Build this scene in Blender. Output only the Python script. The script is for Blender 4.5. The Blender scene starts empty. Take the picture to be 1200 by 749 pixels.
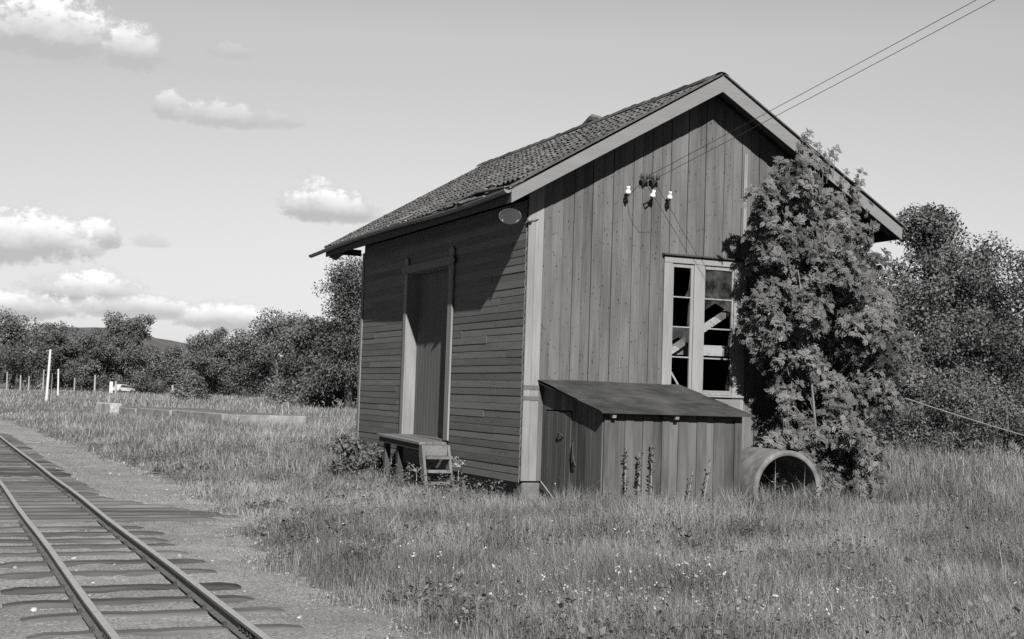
import bpy, math, random
import numpy as np
from mathutils import Vector, Matrix

random.seed(7)
rng = np.random.default_rng(11)
S = bpy.context.scene
COL = S.collection

# ------------------------------------------------------------------ camera
YAW, PITCH, ROLL = 0.4126, 0.0565, 0.0325
CAM = np.array([-8.1704, -18.2028, 1.25])
cyw, syw, cp, sp, cr, sr = math.cos(YAW), math.sin(YAW), math.cos(PITCH), math.sin(PITCH), math.cos(ROLL), math.sin(ROLL)
r0 = Vector((cyw, -syw, 0)); f0 = Vector((syw, cyw, 0)); u0 = Vector((0, 0, 1))
fw = f0 * cp + u0 * sp; up = u0 * cp - f0 * sp
right = r0 * cr + up * sr; upv = up * cr - r0 * sr
cam_d = bpy.data.cameras.new('camera'); cam = bpy.data.objects.new('camera', cam_d); COL.objects.link(cam)
M = Matrix((right, upv, -fw)).transposed().to_4x4(); M.translation = Vector(CAM); cam.matrix_world = M
cam_d.sensor_width = 36; cam_d.lens = 1574.77 / 1200 * 36; cam_d.clip_end = 9000; cam_d.clip_start = .1
S.camera = cam

# ------------------------------------------------------------------ exposure, sun, sky
S.view_settings.view_transform = 'Standard'; S.view_settings.look = 'None'
S.view_settings.gamma = 1; S.view_settings.use_curve_mapping = False
S.view_settings.exposure = 0.8
SUN = Vector((-.266, -1, .715)).normalized()
sd = bpy.data.lights.new('sun', 'SUN'); sd.energy = 5.0; sd.angle = math.radians(.5); sd.color = (1, .985, .965)
so = bpy.data.objects.new('sun', sd); COL.objects.link(so)
so.rotation_euler = SUN.to_track_quat('Z', 'Y').to_euler()
so.location = (0, -20, 30)
S.cycles.max_bounces = 5; S.cycles.diffuse_bounces = 1; S.cycles.glossy_bounces = 2
S.cycles.transmission_bounces = 4; S.cycles.transparent_max_bounces = 6
S.cycles.use_denoising = False

SKY_MULT = 0.10
def make_world():
    w = bpy.data.worlds.new('World'); S.world = w; w.use_nodes = True
    nt = w.node_tree; nt.nodes.clear(); N = nt.nodes.new; L = nt.links.new
    out = N('ShaderNodeOutputWorld'); bg = N('ShaderNodeBackground'); bg.inputs[1].default_value = SKY_MULT
    L(bg.outputs[0], out.inputs[0])
    sky = N('ShaderNodeTexSky'); sky.sky_type = 'NISHITA'; sky.sun_disc = False
    sky.sun_elevation = math.asin(SUN.z); sky.sun_rotation = math.atan2(SUN.x, SUN.y)
    sky.altitude = 100; sky.air_density = 1.0; sky.dust_density = 2.0
    bw = N('ShaderNodeRGBToBW'); L(sky.outputs[0], bw.inputs[0])
    tc = N('ShaderNodeTexCoord'); sep = N('ShaderNodeSeparateXYZ'); L(tc.outputs['Generated'], sep.inputs[0])
    def m(op, a, b=None, c=None, clamp=False):
        n = N('ShaderNodeMath'); n.operation = op; n.use_clamp = clamp
        for i, v in enumerate((a, b, c)):
            if v is None: continue
            if isinstance(v, (int, float)): n.inputs[i].default_value = v
            else: L(v, n.inputs[i])
        return n.outputs[0]
    az = m('MULTIPLY', m('ARCTAN2', sep.outputs[0], sep.outputs[1]), 57.2958)
    el = m('MULTIPLY', m('ARCSINE', sep.outputs[2]), 57.2958)
    def noise(scale, detail, rough=.6, off=0):
        cm = N('ShaderNodeCombineXYZ'); L(az, cm.inputs[0]); L(m('MULTIPLY', el, 1.35), cm.inputs[1]); cm.inputs[2].default_value = off
        n = N('ShaderNodeTexNoise'); n.inputs['Scale'].default_value = scale; n.inputs['Detail'].default_value = detail
        n.inputs['Roughness'].default_value = rough; L(cm.outputs[0], n.inputs['Vector'])
        return n.outputs['Fac']
    n1 = m('SUBTRACT', noise(.55, 8, .62), .5); n2 = m('SUBTRACT', noise(1.7, 6, .6, 4.1), .5); n3 = m('SUBTRACT', noise(3.6, 3, .55, 9.3), .5)
    mask = None; shade = None
    # azimuth, elevation of the base, half width, height, density
    clouds = [(4.0, 13.5, 3.2, 2.2, 1.0), (7.3, 13.2, 1.5, 1.5, .85), (11.2, 11.0, 2.4, 1.0, .75), (8.9, 11.2, .8, 1.1, .75), (13.2, 11.05, 1.4, .75, .55),
              (15.7, 7.45, 2.3, 1.3, 1.25), (15.3, 7.7, 1.2, 1.7, 1.25), (3.2, 5.2, 3.4, 1.9, 1.5), (6.35, 5.75, 1.0, 1.2, 1.25), (8.4, 5.75, .9, .5, .4),
              (5.9, 3.4, 2.6, 1.35, 1.35), (3.0, 2.7, 3.2, 1.0, 1.1), (8.3, 2.9, 3.5, .8, .85), (11.6, 2.6, 2.2, 1.0, .95), (9.4, 13.65, .01, .01, .01),
              (11.3, 13.7, 1.2, .6, .45), (-6, 8, 4.5, 1.8, 1.2), (-14, 5, 6, 2, 1.2), (70, 6, 6, 2.2, 1.1), (-30, 10, 7, 3, 1.2), (120, 9, 9, 3, 1.2), (-100, 8, 9, 3, 1.2), (180, 14, 9, 3, 1.2)]
    for a, e, ra, h, dens in clouds:
        dx = m('DIVIDE', m('SUBTRACT', az, a), ra)
        dy = m('SUBTRACT', el, e)
        t = m('DIVIDE', dy, h)                        # 0 at the flat base, 1 at the top
        below = m('MULTIPLY', m('MAXIMUM', m('MULTIPLY', t, -1), 0), 2.6)
        above = m('MAXIMUM', t, 0)
        d2 = m('ADD', m('MULTIPLY', dx, dx), m('ADD', m('MULTIPLY', above, above), m('MULTIPLY', below, below)))
        f = m('ADD', m('SUBTRACT', 1, d2), m('ADD', m('MULTIPLY', n3, .8), m('ADD', m('MULTIPLY', n1, 2.1), m('MULTIPLY', n2, 1.3))))
        f = m('MULTIPLY', m('SMOOTH_MIN', m('MULTIPLY', m('MAXIMUM', f, 0), 1.7), 1, .3), min(dens, 1.0), clamp=True)
        s = m('ADD', m('MULTIPLY', t, 1.5), m('MULTIPLY', n1, 1.2), clamp=True)
        s = m('MULTIPLY', s, min(1, .4 + dens / 1.6))
        if mask is None: mask, shade = f, m('MULTIPLY', s, f)
        else:
            mask = m('MAXIMUM', mask, f); shade = m('MAXIMUM', shade, m('MULTIPLY', s, f))
    base = m('POWER', m('MULTIPLY', bw.outputs[0], SKY_MULT), SKY_POW)
    base = m('MULTIPLY', base, SKY_GAIN)
    fall = m('DIVIDE', m('SUBTRACT', el, 15), 18, clamp=True)          # deep blue overhead, darkened on purpose to cut fill light in the shadows
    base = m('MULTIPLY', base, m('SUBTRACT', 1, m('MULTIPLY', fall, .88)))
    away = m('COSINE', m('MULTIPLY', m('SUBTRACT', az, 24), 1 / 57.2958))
    base = m('MULTIPLY', base, m('ADD', .56, m('MULTIPLY', m('MULTIPLY', away, m('ADD', .5, m('MULTIPLY', m('ABSOLUTE', away), .5))), .44)))  # added dimming of the sky behind the camera, to deepen shadows
    hz = m('MULTIPLY', m('SUBTRACT', 1, m('DIVIDE', el, 13.0), clamp=True), .10)
    base = m('ADD', base, hz)
    cl = m('ADD', .305, m('MULTIPLY', shade, .32))
    mx = m('ADD', m('MULTIPLY', base, m('SUBTRACT', 1, mask)), m('MULTIPLY', cl, mask))
    val = m('DIVIDE', mx, SKY_MULT)
    cc = N('ShaderNodeCombineColor')
    for i in range(3): L(val, cc.inputs[i])
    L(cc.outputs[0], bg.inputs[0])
SKY_POW, SKY_GAIN = .45, .53
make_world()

# ------------------------------------------------------------------ materials (a monochrome photograph: every colour is a grey)
def newmat(name):
    m = bpy.data.materials.new(name); m.use_nodes = True
    nt = m.node_tree; nt.nodes.clear()
    return m, nt, nt.nodes.new, nt.links.new
def g(v): return (v, v, v, 1)

def mat_wood(name, base, var=.35, axis=2, rough=.85, fine=1.0, stain=0.0, knots=True, tonegain=.5, bump=.3):
    """weathered sawn timber: grain stretched along `axis`, tone per board from the 'tone' attribute"""
    m, nt, N, L = newmat(name)
    o = N('ShaderNodeOutputMaterial'); p = N('ShaderNodeBsdfPrincipled'); L(p.outputs[0], o.inputs[0])
    p.inputs['Roughness'].default_value = rough; p.inputs['Specular IOR Level'].default_value = .2
    tc = N('ShaderNodeTexCoord'); at = N('ShaderNodeAttribute'); at.attribute_name = 'tone'
    sh = N('ShaderNodeVectorMath'); sh.operation = 'SCALE'; sh.inputs[0].default_value = (13.1, 7.7, 29.3); L(at.outputs['Fac'], sh.inputs['Scale'])
    ad = N('ShaderNodeVectorMath'); L(tc.outputs['Object'], ad.inputs[0]); L(sh.outputs[0], ad.inputs[1])
    mp = N('ShaderNodeMapping'); L(ad.outputs[0], mp.inputs[0])
    sc = [14 * fine] * 3; sc[axis] = .8 * fine; mp.inputs['Scale'].default_value = sc
    n1 = N('ShaderNodeTexNoise'); n1.inputs['Scale'].default_value = 2.2; n1.inputs['Detail'].default_value = 6; n1.inputs['Roughness'].default_value = .65; L(mp.outputs[0], n1.inputs[0])
    mp2 = N('ShaderNodeMapping'); L(ad.outputs[0], mp2.inputs[0]); sc2 = [3.0] * 3; sc2[axis] = .5; mp2.inputs['Scale'].default_value = sc2
    n2 = N('ShaderNodeTexNoise'); n2.inputs['Scale'].default_value = 1.3; n2.inputs['Detail'].default_value = 4; L(mp2.outputs[0], n2.inputs[0])
    def ma(op, a, b=None, clamp=False):
        n = N('ShaderNodeMath'); n.operation = op; n.use_clamp = clamp
        for i, v in enumerate((a, b)):
            if v is None: continue
            if isinstance(v, (int, float)): n.inputs[i].default_value = v
            else: L(v, n.inputs[i])
        return n.outputs[0]
    s = ma('ADD', ma('MULTIPLY', ma('SUBTRACT', n1.outputs['Fac'], .5), 1.5 * var), ma('MULTIPLY', ma('SUBTRACT', n2.outputs['Fac'], .5), 1.6 * var + stain))
    s = ma('ADD', s, ma('MULTIPLY', ma('SUBTRACT', at.outputs['Fac'], .5), tonegain))
    v = ma('MULTIPLY', ma('ADD', 1, s), base)
    if knots:
        vo = N('ShaderNodeTexVoronoi'); mk = N('ShaderNodeMapping'); L(ad.outputs[0], mk.inputs[0])
        ks = [3.6] * 3; ks[axis] = 2.0; mk.inputs['Scale'].default_value = ks; L(mk.outputs[0], vo.inputs['Vector'])
        mr = N('ShaderNodeMapRange'); mr.inputs[1].default_value = .09; mr.inputs[2].default_value = .22; mr.inputs[3].default_value = .3; mr.inputs[4].default_value = 1
        L(ma('ADD', vo.outputs['Distance'], ma('MULTIPLY', ma('SUBTRACT', n1.outputs['Fac'], .45), .5)), mr.inputs[0]); v = ma('MULTIPLY', v, mr.outputs[0])
    v = ma('MAXIMUM', v, .012)
    cc = N('ShaderNodeCombineColor')
    for i in range(3): L(v, cc.inputs[i])
    L(cc.outputs[0], p.inputs['Base Color'])
    b = N('ShaderNodeBump'); b.inputs['Strength'].default_value = bump; b.inputs['Distance'].default_value = .008; L(n1.outputs['Fac'], b.inputs['Height']); L(b.outputs[0], p.inputs['Normal'])
    return m

def mat_noise(name, lo, hi, scale=6, detail=8, rough=.9, bump=.4, bd=.02, tonegain=0.0, spec=.2, contrast=1.0, second=None):
    m, nt, N, L = newmat(name)
    o = N('ShaderNodeOutputMaterial'); p = N('ShaderNodeBsdfPrincipled'); L(p.outputs[0], o.inputs[0])
    p.inputs['Roughness'].default_value = rough; p.inputs['Specular IOR Level'].default_value = spec
    tc = N('ShaderNodeTexCoord')
    n = N('ShaderNodeTexNoise'); n.inputs['Scale'].default_value = scale; n.inputs['Detail'].default_value = detail; n.inputs['Roughness'].default_value = .65; L(tc.outputs['Object'], n.inputs[0])
    mr = N('ShaderNodeMapRange'); mr.inputs[1].default_value = .5 - .2 / contrast; mr.inputs[2].default_value = .5 + .2 / contrast
    mr.inputs[3].default_value = lo; mr.inputs[4].default_value = hi; L(n.outputs['Fac'], mr.inputs[0]); v = mr.outputs[0]
    def mul(a, b, op='MULTIPLY'):
        q = N('ShaderNodeMath'); q.operation = op
        for i, x in enumerate((a, b)):
            if isinstance(x, (int, float)): q.inputs[i].default_value = x
            else: L(x, q.inputs[i])
        return q.outputs[0]
    if second:
        n2 = N('ShaderNodeTexNoise'); n2.inputs['Scale'].default_value = second[0]; n2.inputs['Detail'].default_value = 5; L(tc.outputs['Object'], n2.inputs[0])
        m2 = N('ShaderNodeMapRange'); m2.inputs[1].default_value = .35; m2.inputs[2].default_value = .65; m2.inputs[3].default_value = second[1]; m2.inputs[4].default_value = second[2]
        L(n2.outputs['Fac'], m2.inputs[0]); v = mul(v, m2.outputs[0])
    if tonegain:
        at = N('ShaderNodeAttribute'); at.attribute_name = 'tone'
        v = mul(v, mul(1.0, mul(mul(at.outputs['Fac'], .5, 'SUBTRACT'), tonegain), 'ADD'))
    cc = N('ShaderNodeCombineColor')
    for i in range(3): L(v, cc.inputs[i])
    L(cc.outputs[0], p.inputs['Base Color'])
    if bump:
        b = N('ShaderNodeBump'); b.inputs['Strength'].default_value = bump; b.inputs['Distance'].default_value = bd; L(n.outputs['Fac'], b.inputs['Height']); L(b.outputs[0], p.inputs['Normal'])
    return m

def mat_leaf(name, lo, hi, trans=.25, rough=.6):
    """leaf tone runs lo..hi with the per-leaf 'tone' attribute"""
    m, nt, N, L = newmat(name)
    o = N('ShaderNodeOutputMaterial'); at = N('ShaderNodeAttribute'); at.attribute_name = 'tone'
    mr = N('ShaderNodeMapRange'); mr.inputs[3].default_value = lo; mr.inputs[4].default_value = hi; L(at.outputs['Fac'], mr.inputs[0])
    cc = N('ShaderNodeCombineColor')
    for i in range(3): L(mr.outputs[0], cc.inputs[i])
    p = N('ShaderNodeBsdfPrincipled'); p.inputs['Roughness'].default_value = rough; p.inputs['Specular IOR Level'].default_value = .25; L(cc.outputs[0], p.inputs['Base Color'])
    t = N('ShaderNodeBsdfTranslucent'); L(cc.outputs[0], t.inputs[0])
    mx = N('ShaderNodeMixShader'); mx.inputs[0].default_value = trans; L(p.outputs[0], mx.inputs[1]); L(t.outputs[0], mx.inputs[2]); L(mx.outputs[0], o.inputs[0])
    return m

def mat_plain(name, v, rough=.6, metal=0.0, spec=.5):
    return mat_noise(name, v * .85, v * 1.15, scale=9, rough=rough, bump=.1, bd=.002, spec=spec)

def mat_glass(name):
    m, nt, N, L = newmat(name)
    o = N('ShaderNodeOutputMaterial'); gl = N('ShaderNodeBsdfGlossy'); gl.inputs['Roughness'].default_value = .06; gl.inputs[0].default_value = g(.8)
    tr = N('ShaderNodeBsdfTransparent'); tr.inputs[0].default_value = g(.75)
    df = N('ShaderNodeBsdfDiffuse'); df.inputs[0].default_value = g(.22)
    n = N('ShaderNodeTexNoise'); n.inputs['Scale'].default_value = 5; n.inputs['Detail'].default_value = 6
    tc = N('ShaderNodeTexCoord'); L(tc.outputs['Object'], n.inputs[0])
    mr = N('ShaderNodeMapRange'); mr.inputs[1].default_value = .4; mr.inputs[2].default_value = .7; mr.inputs[3].default_value = .03; mr.inputs[4].default_value = .2; L(n.outputs['Fac'], mr.inputs[0])
    a = N('ShaderNodeMixShader'); a.inputs[0].default_value = .08; L(tr.outputs[0], a.inputs[1]); L(gl.outputs[0], a.inputs[2])
    b = N('ShaderNodeMixShader'); L(mr.outputs[0], b.inputs[0]); L(a.outputs[0], b.inputs[1]); L(df.outputs[0], b.inputs[2]); L(b.outputs[0], o.inputs[0])
    return m

MAT = dict(
    gable=mat_wood('weathered_gable_boards', .092, .62, 2, tonegain=.34, stain=.15),
    side=mat_wood('stained_clapboards', .108, .30, 1, tonegain=.35, knots=True),
    trim=mat_wood('worn_pale_trim', .18, .42, 2, tonegain=.15, stain=.2, knots=False),
    trimdark=mat_wood('dirty_pale_trim', .15, .25, 2, tonegain=.2, knots=False),
    verge=mat_wood('weathered_verge_board', .15, .22, 0, tonegain=.1, knots=False),
    window=mat_wood('flaking_window_paint', .195, .4, 2, tonegain=.1, knots=False, fine=1.6),
    door=mat_wood('dark_door_boards', .10, .3, 2, tonegain=.06, knots=False),
    dark=mat_wood('dark_old_timber', .05, .4, 1, tonegain=.4, knots=False),
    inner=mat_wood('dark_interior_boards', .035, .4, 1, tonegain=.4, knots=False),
    stair=mat_wood('worn_stair_timber', .12, .4, 1, tonegain=.4),
    plank=mat_wood('grey_planks', .19, .4, 0, tonegain=.4),
    lean=mat_wood('lean_to_boards', .074, .6, 2, tonegain=.4, stain=1.3, knots=False),
    lean_door=mat_wood('lean_to_door_boards', .07, .35, 2, tonegain=.3),
    felt=mat_noise('roofing_felt', .032, .052, scale=7, rough=.95, bump=.3, bd=.004, second=(2.2, .62, 1.38), tonegain=.4),
    tile=mat_noise('lichened_roof_tiles', .05, .12, scale=22, rough=.95, bump=.5, bd=.01, tonegain=1.0, second=(.9, .8, 1.15)),
    sleeper=mat_wood('creosoted_sleepers', .075, 1.0, 0, tonegain=.7, knots=False, stain=.5),
    rail=mat_noise('rusty_rail', .075, .12, scale=14, rough=.6, bump=.2, bd=.003),
    railtop=mat_noise('rail_running_surface', .22, .3, scale=10, rough=.4, bump=0, spec=.5),
    gravel=mat_noise('gravel', .12, .33, scale=34, detail=10, rough=.95, bump=.9, bd=.025, second=(1.1, .78, 1.12), contrast=1.2),
    stone=mat_noise('ballast_stones', .16, .34, scale=20, rough=.9, tonegain=.9, bump=.3),
    ground=mat_noise('meadow_soil', .075, .15, scale=1.7, detail=12, rough=1, bump=.6, bd=.05, second=(.14, .8, 1.15)),
    concrete=mat_noise('weathered_concrete', .115, .185, scale=11, rough=.95, bump=.5, bd=.008, second=(3.0, .55, 1.2)),
    concrete_pale=mat_noise('pale_concrete', .15, .27, scale=6, rough=.95, bump=.5, bd=.01, second=(1.1, .7, 1.1)),
    concrete_worn=mat_noise('bleached_concrete', .24, .4, scale=5, rough=.95, bump=.6, bd=.015, second=(1.5, .6, 1.1)),
    foundation=mat_noise('foundation_stone', .08, .15, scale=8, rough=.95, bump=.6, bd=.015),
    white=mat_noise('white_porcelain', .5, .6, scale=5, rough=.25, bump=0, spec=.5),
    whitepaint=mat_noise('white_paint', .4, .5, scale=9, rough=.6, bump=.1),
    enamel=mat_noise('grey_enamel', .5, .62, scale=6, rough=.45, bump=.05, spec=.4),
    iron=mat_noise('rusted_iron', .03, .06, scale=18, rough=.8, bump=.3),
    zinc=mat_noise('dull_zinc', .11, .2, scale=8, rough=.65, bump=.1, spec=.4),
    postwood=mat_wood('silvered_posts', .26, .3, 2, knots=False),
    bark=mat_noise('bark', .05, .11, scale=12, rough=.95, bump=.8, bd=.02),
    birchbark=mat_noise('pale_bark', .10, .18, scale=10, rough=.9, bump=.4, bd=.01),
    grass=mat_leaf('grass_blades', .09, .37, .22),
    hay=mat_leaf('dry_stalks', .16, .42, .15),
    weed=mat_leaf('weed_leaves', .06, .2, .22),
    clover=mat_leaf('clover_leaves', .12, .30, .2),
    flower=mat_leaf('white_petals', .35, .6, .2),
    rowan=mat_leaf('rowan_leaves', .04, .185, .18),
    oak=mat_leaf('oak_leaves', .04, .125, .2),
    far=mat_leaf('far_tree_leaves', .05, .145, .15),
    shrub=mat_leaf('shrub_leaves', .055, .165, .22),
    hill=mat_noise('forested_hill', .075, .115, scale=.03, detail=10, rough=1, bump=1, bd=6),
    glass=mat_glass('dusty_glass'),
    carpaint=mat_plain('pale_car_paint', .5, .35),
    tyre=mat_plain('tyre_rubber', .03, .8),
    carglass=mat_plain('car_glass', .05, .1),
    wire=mat_plain('dark_wire', .04, .6),
    rope=mat_plain('grey_line', .17, .8),
    band=mat_noise('dark_paint_band', .07, .11, scale=15, rough=.8, bump=.1),
)

# ------------------------------------------------------------------ object helpers
def tag(o, label=None, cat=None, group=None, kind=None):
    if label: o['label'] = label
    if cat: o['category'] = cat
    if group: o['group'] = group
    if kind: o['kind'] = kind
    return o
def empty(name, loc=(0, 0, 0), rz=0.0):
    o = bpy.data.objects.new(name, None); o.location = loc; o.rotation_euler = (0, 0, rz); o.empty_display_size = .2
    COL.objects.link(o); return o

class MB:
    """collects shapes; every vertex carries a tone"""
    def __init__(s): s.v = []; s.f = []; s.t = []; s.mi = []
    def add(s, vs, fs, tone=None, mi=0):
        n = len(s.v); tone = random.random() if tone is None else tone
        s.v += [tuple(p) for p in vs]; s.t += [tone] * len(vs)
        s.f += [tuple(i + n for i in f) for f in fs]; s.mi += [mi] * len(fs)
    def box(s, x0, x1, y0, y1, z0, z1, tone=None, mi=0):
        s.add([(x0, y0, z0), (x1, y0, z0), (x1, y1, z0), (x0, y1, z0), (x0, y0, z1), (x1, y0, z1), (x1, y1, z1), (x0, y1, z1)],
              [(0, 3, 2, 1), (4, 5, 6, 7), (0, 1, 5, 4), (1, 2, 6, 5), (2, 3, 7, 6), (3, 0, 4, 7)], tone, mi)
    def bar(s, a, b, w, h, upv=(0, 0, 1), tone=None, mi=0):
        a = Vector(a); b = Vector(b); d = (b - a).normalized(); u = Vector(upv); r = d.cross(u).normalized(); u = r.cross(d)
        P = []
        for c in (a, b):
            for i, j in ((-1, -1), (1, -1), (1, 1), (-1, 1)): P.append(c + r * (i * w / 2) + u * (j * h / 2))
        s.add(P, [(3, 2, 1, 0), (4, 5, 6, 7), (0, 1, 5, 4), (1, 2, 6, 5), (2, 3, 7, 6), (3, 0, 4, 7)], tone, mi)
    def prism(s, poly, axis, a, b, tone=None, mi=0):
        """polygon (two coordinates) extruded along axis from a to b"""
        def P(q, c): return {0: (c, q[0], q[1]), 1: (q[0], c, q[1]), 2: (q[0], q[1], c)}[axis]
        n = len(poly)
        s.add([P(q, a) for q in poly] + [P(q, b) for q in poly],
              [tuple(range(n)), tuple(range(2 * n - 1, n - 1, -1))] + [((i + 1) % n, i, i + n, (i + 1) % n + n) for i in range(n)], tone, mi)
    def tube(s, pts, rad, n=8, tone=None, cap=True, mi=0):
        pts = [Vector(p) for p in pts]; R = rad if isinstance(rad, (list, tuple)) else [rad] * len(pts)
        V = []; F = []; prev = None
        for i, p in enumerate(pts):
            d = (pts[min(i + 1, len(pts) - 1)] - pts[max(i - 1, 0)]).normalized()
            u = prev if prev is not None else (Vector((0, 0, 1)) if abs(d.z) < .9 else Vector((1, 0, 0)))
            r = d.cross(u).normalized(); u = r.cross(d).normalized(); prev = u
            for k in range(n):
                a = 2 * math.pi * k / n; V.append(p + (r * math.cos(a) + u * math.sin(a)) * R[i])
        for i in range(len(pts) - 1):
            for k in range(n):
                F.append((i * n + k, i * n + (k + 1) % n, (i + 1) * n + (k + 1) % n, (i + 1) * n + k))
        if cap: F += [tuple(range(n - 1, -1, -1)), tuple(range((len(pts) - 1) * n, len(pts) * n))]
        s.add(V, F, tone, mi)
    def lathe(s, prof, c, axis=(0, 0, 1), n=20, tone=None, mi=0):
        """profile of (radius, height) turned about an axis through c"""
        ax = Vector(axis).normalized(); u = ax.orthogonal().normalized(); w = ax.cross(u); c = Vector(c); V = []; F = []
        for r, h in prof:
            for k in range(n):
                a = 2 * math.pi * k / n; V.append(c + ax * h + (u * math.cos(a) + w * math.sin(a)) * r)
        for i in range(len(prof) - 1):
            for k in range(n): F.append((i * n + k, i * n + (k + 1) % n, (i + 1) * n + (k + 1) % n, (i + 1) * n + k))
        s.add(V, F, tone, mi)
    def build(s, name, mat, parent=None, bevel=0.0, smooth=False, loc=None):
        me = bpy.data.meshes.new(name); me.from_pydata(s.v, [], s.f)
        for mm in (mat if isinstance(mat, (list, tuple)) else [mat]): me.materials.append(mm)
        a = me.attributes.new('tone', 'FLOAT', 'POINT'); a.data.foreach_set('value', np.array(s.t, dtype=np.float32))
        me.polygons.foreach_set('material_index', np.array(s.mi, dtype=np.int32))
        if smooth: me.polygons.foreach_set('use_smooth', np.ones(len(me.polygons), dtype=bool))
        me.update()
        o = bpy.data.objects.new(name, me); COL.objects.link(o)
        if parent: o.parent = parent
        if loc: o.location = loc
        if bevel:
            b = o.modifiers.new('bevel', 'BEVEL'); b.width = bevel; b.segments = 1; b.limit_method = 'ANGLE'; b.angle_limit = .8
        return o

def mesh_np(name, V, F3, F4, tone, mat, parent=None, smooth=False):
    """big mesh straight from arrays"""
    me = bpy.data.meshes.new(name)
    n3 = 0 if F3 is None else len(F3); n4 = 0 if F4 is None else len(F4)
    loops = np.concatenate([x for x in ([F4.ravel()] if n4 else []) + ([F3.ravel()] if n3 else [])]).astype(np.int32)
    starts = np.concatenate([np.arange(n4) * 4, n4 * 4 + np.arange(n3) * 3]).astype(np.int32)
    me.vertices.add(len(V)); me.vertices.foreach_set('co', V.astype(np.float32).ravel())
    me.loops.add(len(loops)); me.loops.foreach_set('vertex_index', loops)
    me.polygons.add(n3 + n4); me.polygons.foreach_set('loop_start', starts)
    if smooth: me.polygons.foreach_set('use_smooth', np.ones(n3 + n4, dtype=bool))
    me.materials.append(mat)
    me.update(calc_edges=True)
    a = me.attributes.new('tone', 'FLOAT', 'POINT'); a.data.foreach_set('value', np.clip(tone, 0, 1).astype(np.float32))
    o = bpy.data.objects.new(name, me); COL.objects.link(o)
    if parent: o.parent = parent
    return o
def inst(T, F, R, t, s):
    """template verts T (k,3), faces F (m,q): copies with rotations R (n,3,3), places t (n,3), sizes s (n,) or (n,3)"""
    n, k = len(t), len(T)
    s = np.asarray(s, float)
    TT = T[None] * (s[:, None, None] if s.ndim == 1 else s[:, None, :])
    V = np.einsum('nij,nkj->nki', R, TT) + t[:, None, :]
    FF = (F[None] + (np.arange(n) * k)[:, None, None]).reshape(-1, F.shape[1])
    return V.reshape(-1, 3), FF
def unit(a): return a / (np.linalg.norm(a, axis=-1, keepdims=True) + 1e-9)
def frames(d, nrm):
    """rotation with local y along d, local z near nrm"""
    y = unit(d); x = unit(np.cross(y, nrm)); z = np.cross(x, y)
    return np.stack([x, y, z], -1)
def rand_dirs(n): return unit(rng.normal(size=(n, 3)))
def vnoise(x, y, scale, seed=0):
    """smooth value noise 0..1"""
    q = np.random.default_rng(seed).random((256, 256)); u = np.asarray(x) * scale; v = np.asarray(y) * scale
    i = np.floor(u).astype(int); j = np.floor(v).astype(int); a = u - i; b = v - j; a = a * a * (3 - 2 * a); b = b * b * (3 - 2 * b)
    A = lambda ii, jj: q[ii % 256, jj % 256]
    return (A(i, j) * (1 - a) + A(i + 1, j) * a) * (1 - b) + (A(i, j + 1) * (1 - a) + A(i + 1, j + 1) * a) * b
def fbm(x, y, scale, seed=0, o=4):
    r = 0; w = 0
    for k in range(o): r = r + vnoise(x, y, scale * 2 ** k, seed + k) * .55 ** k; w += .55 ** k
    return r / w

# ------------------------------------------------------------------ ground, gravel, hills
def edge_x(y):
    """where gravel gives way to grass, right of the track"""
    y = np.asarray(y, float)
    base = np.interp(y, [-25, -9.6, -7, -4, -1, 3, 6.5, 12, 20, 43, 90], [-5.2, -4.85, -4.95, -4.75, -4.35, -4.2, -4.05, -4.2, -4.35, -4.75, -4.9])
    return base + .55 * (fbm(y, y * 0 + 3.3, .55, 5) - .5) + .35 * (vnoise(y, y * 0, 2.1, 8) - .5)
def ground_z(x, y):
    x = np.asarray(x, float); y = np.asarray(y, float)
    t = np.clip((x + 5.2) / 2.0, 0, 1); t = t * t * (3 - 2 * t)
    z = -.47 + .05 * t + .05 * (fbm(x, y, .35, 21) - .5) * t
    tb = np.clip((x - 5) / 25, 0, 1) * np.clip((60 - np.abs(y - 10)) / 40, 0, 1)
    z = z + .15 * tb
    return z
def grid_mesh(name, xs, ys, zf, mat):
    X, Y = np.meshgrid(xs, ys); Z = zf(X, Y); V = np.stack([X, Y, Z], -1).reshape(-1, 3)
    nx, ny = len(xs), len(ys); i = np.arange(ny - 1)[:, None] * nx + np.arange(nx - 1)[None]
    F = np.stack([i, i + 1, i + nx + 1, i + nx], -1).reshape(-1, 4)
    return mesh_np(name, V, None, F, np.full(len(V), .5), mat, smooth=True)
xs = np.concatenate([[-4000, -1500, -600, -250, -120, -60, -30, -18], np.arange(-12, 30, .5), [32, 38, 50, 80, 140, 300, 700, 1500, 4000]])
ys = np.concatenate([[-3000, -900, -300, -100, -50, -32], np.arange(-26, 40, .5), [42, 48, 60, 80, 110, 150, 220, 320, 500, 900, 1800, 4500]])
tag(grid_mesh('ground', xs, ys, ground_z, MAT['ground']), kind='structure')
def gravel_z(X, Y):
    ed = edge_x(Y); inside = np.clip((ed - X) / .45, -1, 1) * np.clip((X + 10.6 + .5 * (vnoise(X, Y, .8, 4) - .5)) / .5, 0, 1)
    return ground_z(X, Y) + .004 + .022 * inside - .03 * (inside <= 0) + .036 * (fbm(X, Y, 2.6, 31, 3) - .5) + .024 * (vnoise(X, Y, 8.5, 37) - .5)
tag(grid_mesh('gravel_bed', np.arange(-11.5, -3.2, .07), np.concatenate([np.arange(-26, -12, .3), np.arange(-12, 8, .07), np.arange(8, 25, .14), np.arange(25, 120, .6)]), gravel_z, MAT['gravel']), kind='structure')
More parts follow.
